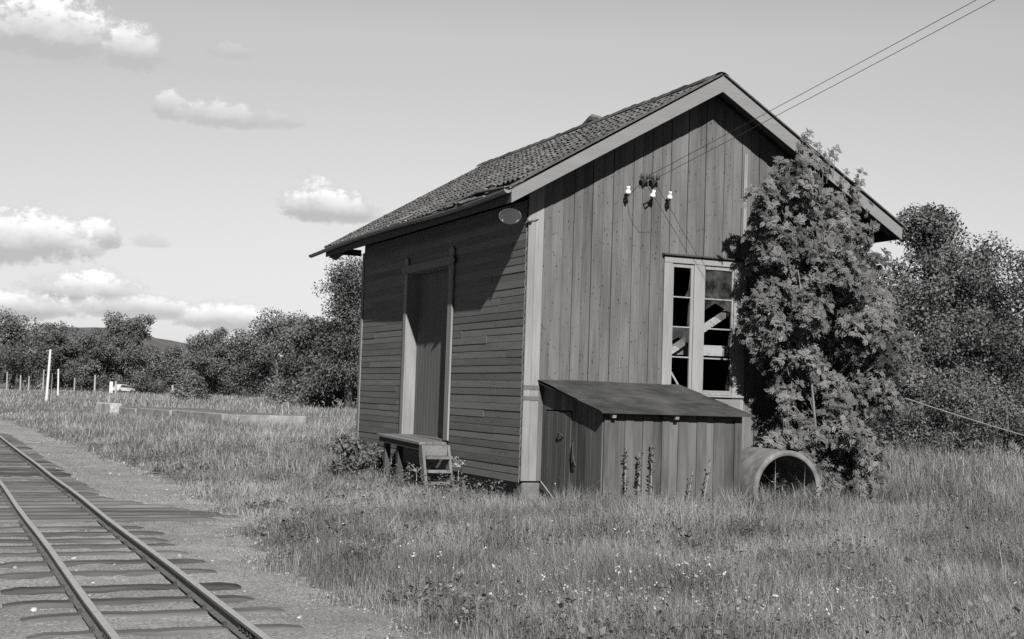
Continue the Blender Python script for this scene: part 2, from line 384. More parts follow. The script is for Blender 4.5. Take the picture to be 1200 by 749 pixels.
def build_hills():
    xs = np.linspace(-900, 1500, 150); prof = []
    for x in xs:
        h = 38 + 20 * math.exp(-((x - 170) / 120) ** 2) + 10 * math.exp(-((x + 320) / 200) ** 2) + 4 * math.sin(x * .011 + 1) + 2 * math.sin(x * .043)
        prof.append(h)
    V = []; n = len(xs); rows = [(1180, 0, -2), (1330, .55, 0), (1500, 1, 0), (1900, .8, 0), (2600, -.05, 0)]
    for (y, k, dz) in rows:
        for x, h in zip(xs, prof): V.append((x, y, h * k + dz - .4 + (random.random() * 3.2 if k > .4 else 0)))
    F = [(j * n + i, j * n + i + 1, (j + 1) * n + i + 1, (j + 1) * n + i) for j in range(len(rows) - 1) for i in range(n - 1)]
    b = MB(); b.add(V, F, .5); tag(b.build('hills', MAT['hill'], smooth=True), kind='structure')
build_hills()

# ------------------------------------------------------------------ the goods shed
W, Ln, RZ, SL = 6.085, 8.08, 6.30, .592
PX = W / 2
def top(x): return RZ - SL * abs(x - PX)                   # top of the roof boarding
shed = empty('goods_shed', (0, 0, 0))
tag(shed, 'weathered wooden goods shed with clapboard side, tiled gable roof and broken window', 'shed')

# side wall: overlapping clapboards either side of the freight door
DY0, DY1, DZ0, DZ1 = 3.08, 5.22, .48, 3.44
def clap():
    b = MB(); z = -.03; i = 0
    while z < 4.12:
        h = .1165
        segs = [(0.012, DY0 - .02), (DY1 + .02, Ln - .09)] if z + h * .5 < DZ1 and z + h > DZ0 - .02 else [(0.012, Ln - .09)]
        for (a, c) in segs:
            cuts = [a] + sorted(random.uniform(a + .4, c - .4) for _ in range(1 if c - a > 2 and random.random() < .5 else 0)) + [c]
            for y0, y1 in zip(cuts, cuts[1:]):
                dz = random.uniform(-.004, .004); dx = random.uniform(-.003, .003)
                poly = [(dx, z + dz), (-.0125 + dx, z + dz), (-.006 + dx, z + h + .012), (.012 + dx, z + h + .012)]
                b.prism([(p[0], p[1]) for p in poly], 1, y0 + .001, y1 - .001)
        z += h; i += 1
    return b
cl = clap(); cl.build('clapboard_wall', MAT['side'], shed)
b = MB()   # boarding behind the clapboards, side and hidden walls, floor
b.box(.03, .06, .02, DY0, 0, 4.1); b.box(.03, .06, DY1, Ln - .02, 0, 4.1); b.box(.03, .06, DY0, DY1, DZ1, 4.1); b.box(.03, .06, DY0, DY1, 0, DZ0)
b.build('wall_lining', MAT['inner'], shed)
b = MB()
for k in range(48):
    y0 = .03 + k * .168; b.box(W - .03, W + random.uniform(-.004, .006), y0, y0 + .164, 0, 4.1)
b.build('rear_side_wall', MAT['gable'], shed)
b = MB()
x = .0
while x < W - .01:
    x1 = min(x + .17, W); b.prism([(x + .002, 0), (x1, 0), (x1, top(x1) - .06), (x + .002, top(x) - .06)] if not (x < PX < x1) else [(x, 0), (x1, 0), (x1, top(x1) - .06), (PX, RZ - .06), (x, top(x) - .06)], 1, Ln - .03, Ln - .003)
    x = x1
b.build('rear_gable_wall', MAT['gable'], shed)
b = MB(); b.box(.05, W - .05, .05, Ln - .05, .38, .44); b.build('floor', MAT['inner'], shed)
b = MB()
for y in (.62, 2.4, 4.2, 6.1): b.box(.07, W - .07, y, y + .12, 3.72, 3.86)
b.build('tie_beams', MAT['inner'], shed)

# gable wall: vertical boards, alternately over and under, cut round the window
WX0, WX1, WZ0, WZ1 = 2.47, 3.66, 1.36, 3.42
def gable_boards():
    b = MB(); x = .404; k = 0
    while x < W - .26:
        w = random.choice((.14, .155, .165, .17, .18)); x1 = min(x + w, W - .255); over = k % 2 == 0
        y = -.021 if over else -.012; lap = -.003
        a, c = x - lap + random.uniform(-.001, .002), x1 + lap; dy = random.uniform(-.004, .003)
        def poly(z0, z1=None):
            T = lambda q: top(q) - .062
            if z1 is not None: return [(a, z0), (c, z0), (c, z1), (a, z1)]
            return [(a, z0), (c, z0), (c, T(c)), (PX, T(PX)), (a, T(a))] if a < PX < c else [(a, z0), (c, z0), (c, T(c)), (a, T(a))]
        zb = random.uniform(-.02, .0)
        if c > WX0 and a < WX1:
            t = random.random(); y1 = y + .02
            if a < WX0 - .02 or c > WX1 + .02:
                aa, cc = a, c
                if a < WX0: c = WX0
                else: a = WX1
                if c - a > .01: b.prism(poly(zb, WZ1), 1, y + dy, y1 + dy, t)
                a, c = aa, cc
            b.prism(poly(zb, WZ0), 1, y + dy, y1 + dy, t) if a >= WX0 - .02 and c <= WX1 + .02 else b.prism([(max(a, WX0), zb), (min(c, WX1), zb), (min(c, WX1), WZ0), (max(a, WX0), WZ0)], 1, y + dy, y1 + dy, t)
            b.prism(poly(WZ1), 1, y + dy, y1 + dy, random.random())
        else: b.prism(poly(zb), 1, y + dy, y + .02 + dy)
        x = x1; k += 1
    return b
gable_boards().build('gable_wall', MAT['gable'], shed, bevel=.003)
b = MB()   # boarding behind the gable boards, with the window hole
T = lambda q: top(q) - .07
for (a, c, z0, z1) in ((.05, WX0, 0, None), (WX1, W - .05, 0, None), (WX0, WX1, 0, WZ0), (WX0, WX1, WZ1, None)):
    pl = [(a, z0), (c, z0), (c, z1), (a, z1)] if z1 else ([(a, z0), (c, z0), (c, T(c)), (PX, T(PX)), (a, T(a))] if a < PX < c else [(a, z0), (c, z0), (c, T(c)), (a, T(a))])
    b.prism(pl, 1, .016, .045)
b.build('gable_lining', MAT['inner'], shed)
# corner boards
b = MB(); b.box(0, .115, -.05, -.018, -.005, top(.1) - .08, .35); b.box(.118, .25, -.046, -.018, -.005, top(.2) - .08, .65)
ob = b.build('corner_board', MAT['trim'], shed, bevel=.004)
b = MB(); b.box(.253, .402, -.034, -.016, -.005, top(.33) - .07, .4); b.build('corner_board', MAT['gable'], shed, bevel=.004)
b = MB(); b.box(-.03, .03, Ln - .088, Ln + .03, .1, 4.05); b.build('corner_board', MAT['trimdark'], shed, bevel=.004)
b = MB(); b.box(W - .25, W + .01, -.05, -.02, -.005, top(W - .1) - .08); b.build('corner_board', MAT['trim'], shed, bevel=.004)
b = MB()
for z0, z1 in ((1.345, 1.41), (1.185, 1.25)): b.box(-.004, .252, -.054, -.0505, z0, z1)
b.build('painted_band', MAT['band'], shed)
b = MB(); b.box(3.77, 3.83, -.045, -.023, 3.95, 5.25, .7); b.build('batten', MAT['trim'], shed)
b = MB()
for (xa, ya) in ((.03, -.03), (W - .33, -.03), (.02, Ln - .35), (.02, 2.3), (.02, 5.5)):
    b = MB(); b.box(xa, xa + .3, ya, ya + .32, -.6, -.03); b.build('foundation_stone', MAT['foundation'], shed, bevel=.02)
b = MB(); b.box(.1, W - .1, .12, Ln - .1, -.6, 0); b.box(-.12, .0, Ln + .1, Ln + 1.1, -.6, .3); b.build('plinth', MAT['foundation'], shed, bevel=.02)

# freight door
b = MB(); y = DY0
while y < DY1 - .01:
    y1 = min(y + .155, DY1); b.box(.17, .2 + random.uniform(-.002, .002), y + .001, y1 - .001, DZ0, DZ1 - .02); y = y1
door = b.build('door', MAT['door'], shed, bevel=.003)
b = MB()
def pointed(b, y0, y1, z0, z1, x0, x1, t):
    b.prism([(y0, z0), (y1, z0), (y1, z1 - .04), (y1 - (y1 - y0) * .35, z1), (y0 + (y1 - y0) * .35, z1), (y0, z1 - .04)], 0, x0, x1, t)
pointed(b, 2.89, 3.09, .46, 3.735, -.055, -.022, .45); b.build('door_casing', MAT['trim'], door, bevel=.004); b = MB(); pointed(b, 5.21, 5.37, .46, 3.73, -.055, -.022, .6)
b.build('door_casing', MAT['trim'], door, bevel=.004)
b = MB(); b.prism([(2.84, 3.43), (5.44, 3.43), (5.50, 3.50), (5.44, 3.57), (2.84, 3.57), (2.78, 3.5)], 0, -.085, -.056, .3)
b.build('head_board', MAT['trimdark'], door, bevel=.004)
b = MB(); b.box(-.024, .20, DY1 - .02, DY1 + .012, DZ0, DZ1 + .01, .7); b.box(-.024, .20, DY0 - .012, DY0 + .02, DZ0, DZ1 + .01, .4); b.box(-.024, .2, DY0 + .02, DY1 - .02, DZ1 - .02, DZ1 + .01, .3)
b.build('door_jamb', MAT['trim'], door)
b = MB(); b.box(-.03, .2, DY0 - .01, DY1 + .01, DZ0 - .05, DZ0 - .002, .4); b.build('threshold', MAT['trimdark'], door)

# window with two casements
win = MB(); win.box(2.34, 2.49, -.052, -.024, 1.30, 3.40, .35); win.box(3.63, 3.79, -.052, -.024, 1.30, 3.40, .5); win.box(2.34, 3.79, -.056, -.024, 3.402, 3.50, .5)
win.box(3.79, 3.85, -.046, -.024, 1.1, 3.4, .3)
win.box(2.885, 3.075, -.05, .04, 1.39, 3.402, .55)
win.box(2.491, 3.629, -.05, .04, 1.36, 1.398, .4)
w_ob = win.build('window', MAT['window'], shed, bevel=.004)
b = MB(); b.prism([(-.1, 3.515), (-.1, 3.53), (-.02, 3.55), (-.02, 3.502)], 0, 2.31, 3.83, .4); b.build('drip_board', MAT['dark'], w_ob)
b = MB(); b.box(2.3, 3.84, -.08, -.02, 1.325, 1.357, .4); b.build('sill', MAT['window'], w_ob, bevel=.005)
b = MB(); b.box(2.34, 3.79, -.046, -.024, 1.11, 1.30, .3); b.build('apron_board', MAT['trimdark'], w_ob, bevel=.004)
MZ = [1.42, 1.935, 2.405, 2.875, 3.335]
for (a, c) in ((2.492, 2.884), (3.076, 3.628)):
    b = MB(); st = .048 if a < 3 else .03
    b.box(a, a + (.03 if a < 3 else .02), -.03, .008, 1.4, 3.40, .5); b.box(c - st, c, -.03, .008, 1.4, 3.40, .6)
    b.box(a + .03, c - st, -.03, .008, 1.4, 1.43, .5); b.box(a + .03, c - st, -.03, .008, 3.34, 3.40, .5)
    for z in MZ[1:4]: b.box(a + .02, c - st + .002, -.024, -.002, z - .011, z + .011, .6)
    b.build('casement', MAT['window'], w_ob, bevel=.002)
def pane(poly):
    b = MB(); b.prism(poly, 1, -.013, -.010, .5); return b.build('pane', MAT['glass'], w_ob)
pane([(3.1, MZ[3] + .012), (3.598, MZ[3] + .012), (3.598, 3.34), (3.1, 3.34)])
pane([(3.1, MZ[3] - .18), (3.3, MZ[3] - .06), (3.598, MZ[3] - .2), (3.598, MZ[3] - .012), (3.1, MZ[3] - .012)])
pane([(2.74, MZ[3] + .012), (2.835, MZ[3] + .012), (2.835, 3.3), (2.80, 3.0)])
pane([(2.522, MZ[1] + .25), (2.64, MZ[1] + .31), (2.835, MZ[1] + .22), (2.835, MZ[2] - .012), (2.522, MZ[2] - .012)])
pane([(2.79, MZ[2] + .012), (2.835, MZ[2] + .012), (2.835, MZ[3] - .012), (2.81, MZ[3] - .1)])
pane([(3.52, 1.43), (3.598, 1.43), (3.598, 1.92), (3.56, 1.7)])
pane([(3.53, MZ[1] + .012), (3.598, MZ[1] + .012), (3.598, MZ[2] - .012), (3.57, MZ[2] - .05)])

# roof
Y0, Y1 = -.5, 9.3
XE = -.485
ang = math.atan(SL); ca, sa = math.cos(ang), math.sin(ang)
LS = (PX - XE) / ca                                     # slope length
def slope_pt(side, u, y, h):
    """u metres up from the eave, h above the boarding"""
    x = XE + u * ca - h * sa; z = top(XE) + u * sa + h * ca
    return (x if side == 0 else W - x, y, z)
b = MB()
for side in (0, 1):
    for k in range(26):
        u0 = k * LS / 26; u1 = (k + 1) * LS / 26 - .004
        P = [slope_pt(side, u, y, h) for y in (Y0 + .03, Y1) for (u, h) in ((u0, -.03), (u1, -.03), (u1, 0), (u0, 0))]
        F = [(0, 1, 2, 3), (7, 6, 5, 4), (0, 4, 5, 1), (1, 5, 6, 2), (2, 6, 7, 3), (3, 7, 4, 0)]
        b.add(P, F)
roof = b.build('roof', MAT['dark'], shed)
def gone(y, u):
    if u < .3 and -.45 < y < 1.05: return True
    if u < .62 and .35 < y < .75: return False
    if u < .3 and 2.0 < y < 2.7: return True
    if u < .33 and 4.2 < y < 4.9: return True
    return False
def tiles(side):
    b = MB(); ROW, PW = .29, .19; ny = int((Y1 - Y0 - .15) / PW); nu = int(LS / ROW) + 1; rnd = random.Random(3 + side)
    for r in range(nu):
        u0 = r * ROW - .05; sag = .0
        for c in range(ny):
            y0 = Y0 + .14 + c * PW
            if side == 0 and gone(y0, u0 + .05): continue
            if rnd.random() < .006: continue
            t = min(1, max(0, rnd.gauss(.5, .2))); j = rnd.uniform(-.006, .008); jy = rnd.uniform(-.006, .006); ju = rnd.uniform(-.018, .018); sk = rnd.uniform(-.012, .012)
            if side == 0 and r < 2 and 1.0 < y0 < 2.2: ju -= rnd.uniform(0, .09); j += rnd.uniform(-.0, .03); sk += rnd.uniform(-.05, .05)
            V = []; n = 7
            du = min(u0 + ROW + .06, LS)
            for (u, hh) in ((u0, .054), (u0 + ROW * .5, .042), (du, .03)):
                for k in range(n):
                    q = k / (n - 1); prof = .019 * math.sin(2 * math.pi * (q - .05)) + .004
                    V.append(slope_pt(side, u + ju + sk * (q - .5), y0 + jy + q * (PW + .018), hh + prof + j * (1 - (u - u0) / ROW)))
            for k in range(n):
                q = k / (n - 1); prof = .019 * math.sin(2 * math.pi * (q - .05)) + .004
                V.append(slope_pt(side, u0 + ju + sk * (q - .5) + .002, y0 + jy + q * (PW + .018), .042 + prof + j))
            F = []
            for a in range(2):
                for k in range(n - 1):
                    f = (a * n + k, a * n + k + 1, (a + 1) * n + k + 1, (a + 1) * n + k); F.append(f if side else f[::-1])
            for k in range(n - 1):
                f = (3 * n + k, 3 * n + k + 1, k + 1, k); F.append(f if side else f[::-1])
            b.add(V, F, t)
    return b
for side in (0, 1): tiles(side).build('roof_tiles', MAT['tile'], roof)
b = MB()
for k in range(8):                                       # battens left bare where tiles are missing
    u = .02 + k * .3
    P = [slope_pt(0, u + du, y, h) for y in (Y0 + .06, Y1 - .05) for (du, h) in ((0, .002), (.045, .002), (.045, .028), (0, .028))]
    b.add(P, [(0, 1, 2, 3), (7, 6, 5, 4), (0, 4, 5, 1), (1, 5, 6, 2), (2, 6, 7, 3), (3, 7, 4, 0)], .6)
b.build('battens', MAT['plank'], roof)
for pa, pb, pw in ((( .1, -.2, .05), (.24, 1.25, .09), .11), ((.02, .5, .03), (.06, 2.6, .05), .09), ((.26, .9, .1), (.1, 2.2, .06), .08), ((.34, .75, .12), (.2, 1.5, .1), .07), ((.0, 4.0, .04), (.08, 5.6, .05), .1), ((-.04, 6, .0), (-.02, 8.2, .02), .1)):
    b = MB(); b.bar(slope_pt(0, *pa), slope_pt(0, *pb), pw, .02, (0, 0, 1)); b.build('slipped_board', MAT['plank'], roof)
b = MB(); yy = Y0 + .02
while yy < Y1 - .05:                                     # ridge tiles
    l = .34; V = []; n = 9; tz = random.uniform(-.006, .008)
    for (y, k) in ((yy, 1.0), (yy + l + .03, .9)):
        for i in range(n):
            a = math.pi * i / (n - 1); V.append((PX + math.cos(a) * .135 * k, y, RZ + .005 + tz + math.sin(a) * .095 * k))
    b.add(V, [(i, i + 1, n + i + 1, n + i) for i in range(n - 1)]); yy += l
b.build('ridge_tiles', MAT['tile'], roof)
b = MB(); b.tube([(PX - .03, 3.6, RZ + .08), (PX + .0, 3.95, RZ + .15), (PX + .02, 4.4, RZ + .09)], [.05, .09, .04], 7)
b.build('broken_ridge_piece', MAT['foundation'], roof, smooth=False)
# bargeboards, verge caps, rafters, fascia
for side in (0, 1):
    mx = (lambda x: x) if side == 0 else (lambda x: W - x)
    b = MB(); x0, x1 = XE - .005, PX
    poly = [(mx(x0), top(x0) - .175), (mx(x0), top(x0) + .02), (mx(x1), RZ + .03), (mx(x1), RZ - .215)]
    b.prism(poly, 1, Y0 - .002, Y0 + .028, .5); b.build('bargeboard', MAT['verge'], roof)
    b = MB(); P = [slope_pt(side, u, y, h) for y in (Y0 - .025, Y0 + .16) for (u, h) in ((-.03, .055), (LS, .055), (LS, .075), (-.03, .075))]
    b.add(P, [(0, 1, 2, 3), (7, 6, 5, 4), (0, 4, 5, 1), (1, 5, 6, 2), (2, 6, 7, 3), (3, 7, 4, 0)], .4); b.build('verge_cap', MAT['tile'], roof)
    b = MB(); P = [slope_pt(side, u, y, h) for y in (Y1 - .03, Y1) for (u, h) in ((0, -.2), (LS, -.2), (LS, .06), (0, .06))]
    b.add(P, [(0, 1, 2, 3), (7, 6, 5, 4), (0, 4, 5, 1), (1, 5, 6, 2), (2, 6, 7, 3), (3, 7, 4, 0)], .4); b.build('bargeboard', MAT['dark'], roof)
    b = MB()
    for k in range(11):
        y = -.42 + k * .94
        P = [slope_pt(side, u, yy, h) for yy in (y, y + .09) for (u, h) in ((.06, -.16), (LS - .06, -.16), (LS - .06, -.031), (.06, -.031))]
        b.add(P, [(0, 1, 2, 3), (7, 6, 5, 4), (0, 4, 5, 1), (1, 5, 6, 2), (2, 6, 7, 3), (3, 7, 4, 0)])
    b.build('rafters', MAT['dark'], roof)
    b = MB(); b.box(mx(XE + .0) - (0 if side == 0 else .028), mx(XE) + (.028 if side == 0 else 0), Y0 + .03, Y1 - .035, top(XE) - .17, top(XE) - .005, .4); b.build('fascia', MAT['dark'], roof)
def gutter():
    V = []; n = 9; ys = np.linspace(Y0 + .02, 10.25, 40)
    for y in ys:
        sagz = -.02 - .03 * math.sin((y + .5) * .7) - .004 * y; cx_ = XE - .062 + .012 * math.sin(y * 1.3)
        for rr in (.056, .050):
            for i in range(n):
                a = math.pi * (1 + i / (n - 1)); V.append((cx_ + math.cos(a) * rr, y, top(XE) + .03 + sagz + math.sin(a) * rr))
    F = []; m2 = 2 * n
    for j in range(len(ys) - 1):
        for i in range(n - 1):
            F.append((j * m2 + i, j * m2 + i + 1, (j + 1) * m2 + i + 1, (j + 1) * m2 + i)); F.append((j * m2 + n + i, (j + 1) * m2 + n + i, (j + 1) * m2 + n + i + 1, j * m2 + n + i + 1))
    b = MB(); b.add(V, F, .5)
    c = (XE - .062, Y0 + .018, top(XE) + .0); b.add([c] + [(c[0] + math.cos(math.pi * (1 + i / 8)) * .062, c[1], c[2] + .02 + math.sin(math.pi * (1 + i / 8)) * .062) for i in range(9)], [(0, i, i + 1) for i in range(1, 9)], .9)
    return b
gutter().build('gutter', MAT['zinc'], roof)
b = MB(); b.tube([(-.38, 9.25, 4.07), (-.36, 8.95, 4.02), (-.33, 8.6, 4.08)], [.04, .07, .05], 7); b.box(-.44, .0, 8.3, 8.42, 4.02, 4.14); b.build('eave_bracket', MAT['dark'], roof)

# ------------------------------------------------------------------ lean-to against the gable
lean = empty('lean_to', (.25, 0, -.42))
lean.location = (0, 0, 0)
tag(lean, 'low felt-roofed wooden lean-to with side door against the shed gable', 'lean-to')
LX0, LX1, LY = .34, 2.54, -1.99
lz = lambda y: 1.487 + y * (1.487 - 1.09) / 2.105
b = MB(); x = LX0; k = 0
while x < LX1 - .01:
    w = random.choice((.12, .14, .16, .18)); x1 = min(x + w, LX1); o = 0 if k % 2 else -.012
    b.box(x + .0015, x1 - .0015, LY + o + random.uniform(-.003, .003), LY + .022 + o, -.5, lz(LY) - .045); x = x1; k += 1
b.build('front_wall', MAT['lean'], lean, bevel=.003)
b = MB(); y = LY + .03
DLY0, DLY1 = -1.02, -.13
while y < -.01:
    y1 = min(y + random.choice((.14, .16)), -.01)
    if y < DLY0 < y1: y1 = DLY0
    if y >= DLY0 - .001 and y < DLY1 - .01: y = DLY1; continue
    b.prism([(y + .0015, -.5), (y1 - .0015, -.5), (y1 - .0015, lz(y1) - .045), (y + .0015, lz(y) - .045)], 0, LX0 - .012 + random.uniform(-.003, .003), LX0 + .012); y = y1
b.prism([(DLY0, 1.06), (DLY1, 1.06), (DLY1, lz(DLY1) - .045), (DLY0, lz(DLY0) - .045)], 0, LX0 - .012, LX0 + .012)
b.build('side_wall', MAT['lean'], lean, bevel=.003)
b = MB(); y = DLY0 + .022
while y < DLY1 - .015:
    y1 = min(y + .145, DLY1 - .012); b.box(LX0 - .016 + random.uniform(-.002, .002), LX0 + .006, y + .001, y1 - .001, -.4, 1.04); y = y1
ld = b.build('door', MAT['lean_door'], lean, bevel=.003)
b = MB(); b.tube([(LX0 - .02, -.62, .70), (LX0 - .05, -.66, .73), (LX0 - .06, -.74, .73), (LX0 - .03, -.8, .69)], .011, 6); b.build('latch', MAT['iron'], ld)
b = MB(); b.tube([(LX0 - .03, -1.12, .62), (LX0 - .05, -1.15, .5), (LX0 - .06, -1.22, .36), (LX0 - .05, -1.26, .3), (LX0 - .04, -1.2, .28), (LX0 - .03, -1.14, .38)], .009, 6); b.build('hook_chain', MAT['iron'], lean)
b = MB(); b.box(LX1 - .02, LX1 + .005, LY + .03, -.01, -.5, 1.0); b.build('far_side_wall', MAT['lean'], lean)
b = MB()
for xa in (.44, 1.42):
    b.bar((xa if xa < 2.6 else 2.6, -.02, lz(-.02) - .075), (xa if xa < 2.6 else 2.6, -2.1, lz(-2.1) - .07), .055, .06)
b.build('rafters', MAT['plank'], lean)
b = MB(); RX0, RX1 = .235, 2.66
for k in range(7):
    a, c = -2.125 + k * 2.1 / 7, -2.125 + (k + 1) * 2.1 / 7
    b.prism([(a, lz(a) - .03), (c - .004, lz(c) - .03), (c - .004, lz(c) - .012), (a, lz(a) - .012)], 0, RX0, RX1, .4)
lr = b.build('roof', MAT['dark'], lean)
b = MB()   # felt laid in overlapping strips, dented
nx = 36
for k in range(3):
    a, c = -2.135 + k * .71, -2.135 + (k + 1) * .71 + .03
    c = min(c, -.012); V = []; tt = (.45, .62, .4)[k]; ny = 8
    for j in range(ny):
        y = a + (c - a) * j / (ny - 1)
        for i in range(nx):
            x = RX0 - .012 + (RX1 - RX0 + .024) * i / (nx - 1)
            V.append((x, y, lz(y) - .002 + .012 * k + .010 * (float(vnoise(x, y, 2.3, 3)) - .5) - .007 * (j == 0)))
    F = [(j * nx + i, j * nx + i + 1, (j + 1) * nx + i + 1, (j + 1) * nx + i) for j in range(ny - 1) for i in range(nx - 1)]
    b.add(V, F, tt)
    b.add([(RX0 - .012 + (RX1 - RX0 + .024) * i / (nx - 1), a - .001, lz(a) - dz + .012 * k) for dz in (.03 if k == 0 else .014, .004) for i in range(nx)], [(i, i + 1, nx + i + 1, nx + i) for i in range(nx - 1)], tt)
b.build('felt_covering', MAT['felt'], lr, smooth=False)

# ------------------------------------------------------------------ loading step: deck and little stair below the door
st = empty('loading_step', (0, 0, 0)); tag(st, 'rough plank landing with a short broken stair below the freight door', 'steps')
b = MB()
for k in range(4):
    x0 = -.53 + k * .125; b.prism([(2.93, .385), (5.2, .44), (5.2, .485), (2.93, .43)], 0, x0, x0 + .118)
b.build('deck', MAT['stair'], st, bevel=.004)
b = MB(); b.prism([(2.95, .29), (5.15, .345), (5.15, .438), (2.95, .384)], 0, -.5, -.45); b.build('deck_beam', MAT['dark'], st)
for y in (4.9, 4.2): 
    b = MB(); b.box(-.46, -.36, y, y + .1, -.6, .34); b.build('deck_post', MAT['dark'], st)
for x0 in (-.53, -.075):
    b = MB(); b.prism([(2.93, .385), (2.93, .22), (2.62, -.55), (2.46, -.55), (2.80, .385)], 0, x0, x0 + .045, .6 if x0 > -.3 else .3); b.build('stringer', MAT['stair'], st, bevel=.003)
for z, y in ((.16, 2.70), (-.06, 2.60), (-.25, 2.52)):
    b = MB(); b.box(-.484, -.076, y - .04, y + .12, z, z + .045); b.build('tread', MAT['stair'], st, bevel=.003)
b = MB(); b.box(-.484, -.076, 2.80, 2.825, .21, .385); b.build('riser', MAT['stair'], st, bevel=.003)

# ------------------------------------------------------------------ things on the walls
lp = empty('eave_lamp', (-.34, -.12, 3.90)); tag(lp, 'round grey enamel lamp shade tilted under the near eave corner', 'lamp')
b = MB(); ax = Vector((-.25, -.62, -.85)).normalized()
b.lathe([(.0, -.075), (.035, -.075), (.045, -.03), (.13, .0), (.165, .012), (.168, .02), (.15, .012), (.04, -.01), (.0, -.012)], (0, 0, 0), ax, 28, .5)
b.build('lamp_shade', MAT['enamel'], lp, smooth=True)
b = MB(); b.tube([-ax * .07, -ax * .12 + Vector((.02, .03, .02)), Vector((.12, .12, .2))], .012, 7); b.build('arm', MAT['iron'], lp)
kn = empty('corner_insulator', (.02, -.05, 3.865)); tag(kn, 'small round knob insulator on the pale corner board beneath the eave', 'insulator')
b = MB(); b.lathe([(0, .075), (.03, .07), (.042, .045), (.03, .02), (.04, 0)], (0, -.0, 0), (-.6, -.8, 0), 14, .5); b.build('knob', MAT['zinc'], kn, smooth=True)
b = MB(); b.tube([(0, 0, 0), (.06, -.01, -.005), (.13, -.008, .03)], .008, 6); b.build('bracket', MAT['iron'], kn)
def insulator(x, z, h, label, tilt=0.0):
    o = empty('insulator', (x, -.03, z)); tag(o, label, 'insulator', 'porcelain insulators on the gable wall')
    b = MB(); b.lathe([(0, .0), (.042, .0), (.045, .025), (.036, .055), (.022, .065), (.024, .08), (.034, .092), (.03, .115), (0, .12)], (tilt * .3, -.13, -.01), (tilt, -.05, 1), 18, .5)
    o1 = b.build('porcelain_body', MAT['white'], o, smooth=True)
    b = MB(); b.tube([(0, .01, -.09), (0, -.06, -.11), (0, -.12, -.08), (tilt * .3, -.13, 0)], .011, 7); b.build('iron_hook', MAT['iron'], o)
    return o
insulator(1.60, 4.40, 1, 'white porcelain insulator on the gable, left one of the row of three', .0)
insulator(1.95, 4.385, 1, 'white porcelain insulator on the gable, middle one of the row of three, slightly tilted', .25)
insulator(2.335, 4.385, 1, 'white porcelain insulator on the gable, right one of the row of three', 0)
def hook(x, z, label):
    o = empty('wire_bracket', (x, -.03, z)); tag(o, label, 'wire bracket', 'iron wire brackets on the gable wall')
    b = MB(); b.tube([(0, .01, -.08), (0, -.05, -.09), (-.02, -.1, -.02), (-.05, -.1, .06)], .014, 7); b.tube([(0, -.06, -.07), (.04, -.1, .0), (.06, -.1, .06)], .014, 7); b.build('iron_hook', MAT['iron'], o)
    b = MB()
    for dx in (-.045, .05): b.lathe([(0, -.03), (.032, -.03), (.034, .02), (.018, .05), (0, .055)], (dx, -.1, .03), (0, 0, 1), 12, .5)
    b.build('dark_insulator', MAT['iron'], o, smooth=True)
hook(1.905, 4.66, 'dark forked iron bracket above the porcelain insulators, the left of the pair')
hook(2.08, 4.665, 'dark forked iron bracket above the porcelain insulators, the right of the pair')
def sag(a, b, s, n=24):
    a = Vector(a); b = Vector(b); return [a.lerp(b, i / n) - Vector((0, 0, s * 4 * (i / n) * (1 - i / n))) for i in range(n + 1)]
WEND = [(3.9, -16.0, 8.0), (3.97, -16.0, 8.0)]
b = MB(); b.tube(sag((1.95, -.13, 4.70), WEND[0], .03), .0042, 5); tag(b.build('overhead_wire', MAT['wire']), 'upper of two dark overhead wires running from the gable into the sky', 'wire', 'overhead wires to the gable')
b = MB(); b.tube(sag((2.13, -.13, 4.70), WEND[1], .07), .0042, 5); tag(b.build('overhead_wire', MAT['wire']), 'lower sagging one of two dark overhead wires running from the gable', 'wire', 'overhead wires to the gable')
b = MB(); b.tube([(1.6, -.16, 4.46), (1.68, -.14, 4.5), (1.86, -.13, 4.68)], .004, 5); tag(b.build('link_wire', MAT['wire']), 'short thin wire between left porcelain insulator and bracket above it', 'wire')
b = MB(); b.tube([(1.64, -.05, 4.34), (1.7, -.035, 4.1), (1.78, -.035, 3.95), (1.88, -.035, 3.84), (2.1, -.035, 3.86)], .0025, 5); tag(b.build('drop_wire', MAT['wire']), 'thin loose wire hanging down the gable boards below the left insulator', 'wire')

# planks inside the broken window
def plank(a, c, w, t, label):
    b = MB(); b.bar(a, c, t, w, (0, 0, 1)); tag(b.build('loose_plank', MAT['plank'], bevel=.003), label, 'plank', 'loose planks behind the broken window')
plank((2.30, .16, 1.84), (3.75, .24, 2.74), .12, .03, 'broad grey plank slanting upward behind both broken casements')
plank((2.1, .30, 2.06), (4.1, .28, 2.08), .17, .035, 'horizontal pale plank nailed across inside the broken window')
plank((2.35, .12, 2.05), (3.0, .16, 1.15), .035, .03, 'thin pale stick slanting down behind the lower left window pane')

# ------------------------------------------------------------------ concrete pipe ring
pr = empty('concrete_ring', (3.27, -2.1, .04)); pr.rotation_euler = (0, 0, 0)
tag(pr, 'large concrete pipe ring lying on its side in grass by the lean-to', 'concrete ring')
b = MB(); b.lathe([(.478, 0), (.488, -.008), (.545, -.006), (.555, .02), (.55, .5), (.548, 1.0), (.535, 1.02), (.488, 1.02), (.478, 1.0), (.476, .5), (.478, 0)], (0, 0, 0), (.06, 1, .01), 56, .5)
b.build('ring_body', MAT['concrete'], pr, smooth=True)

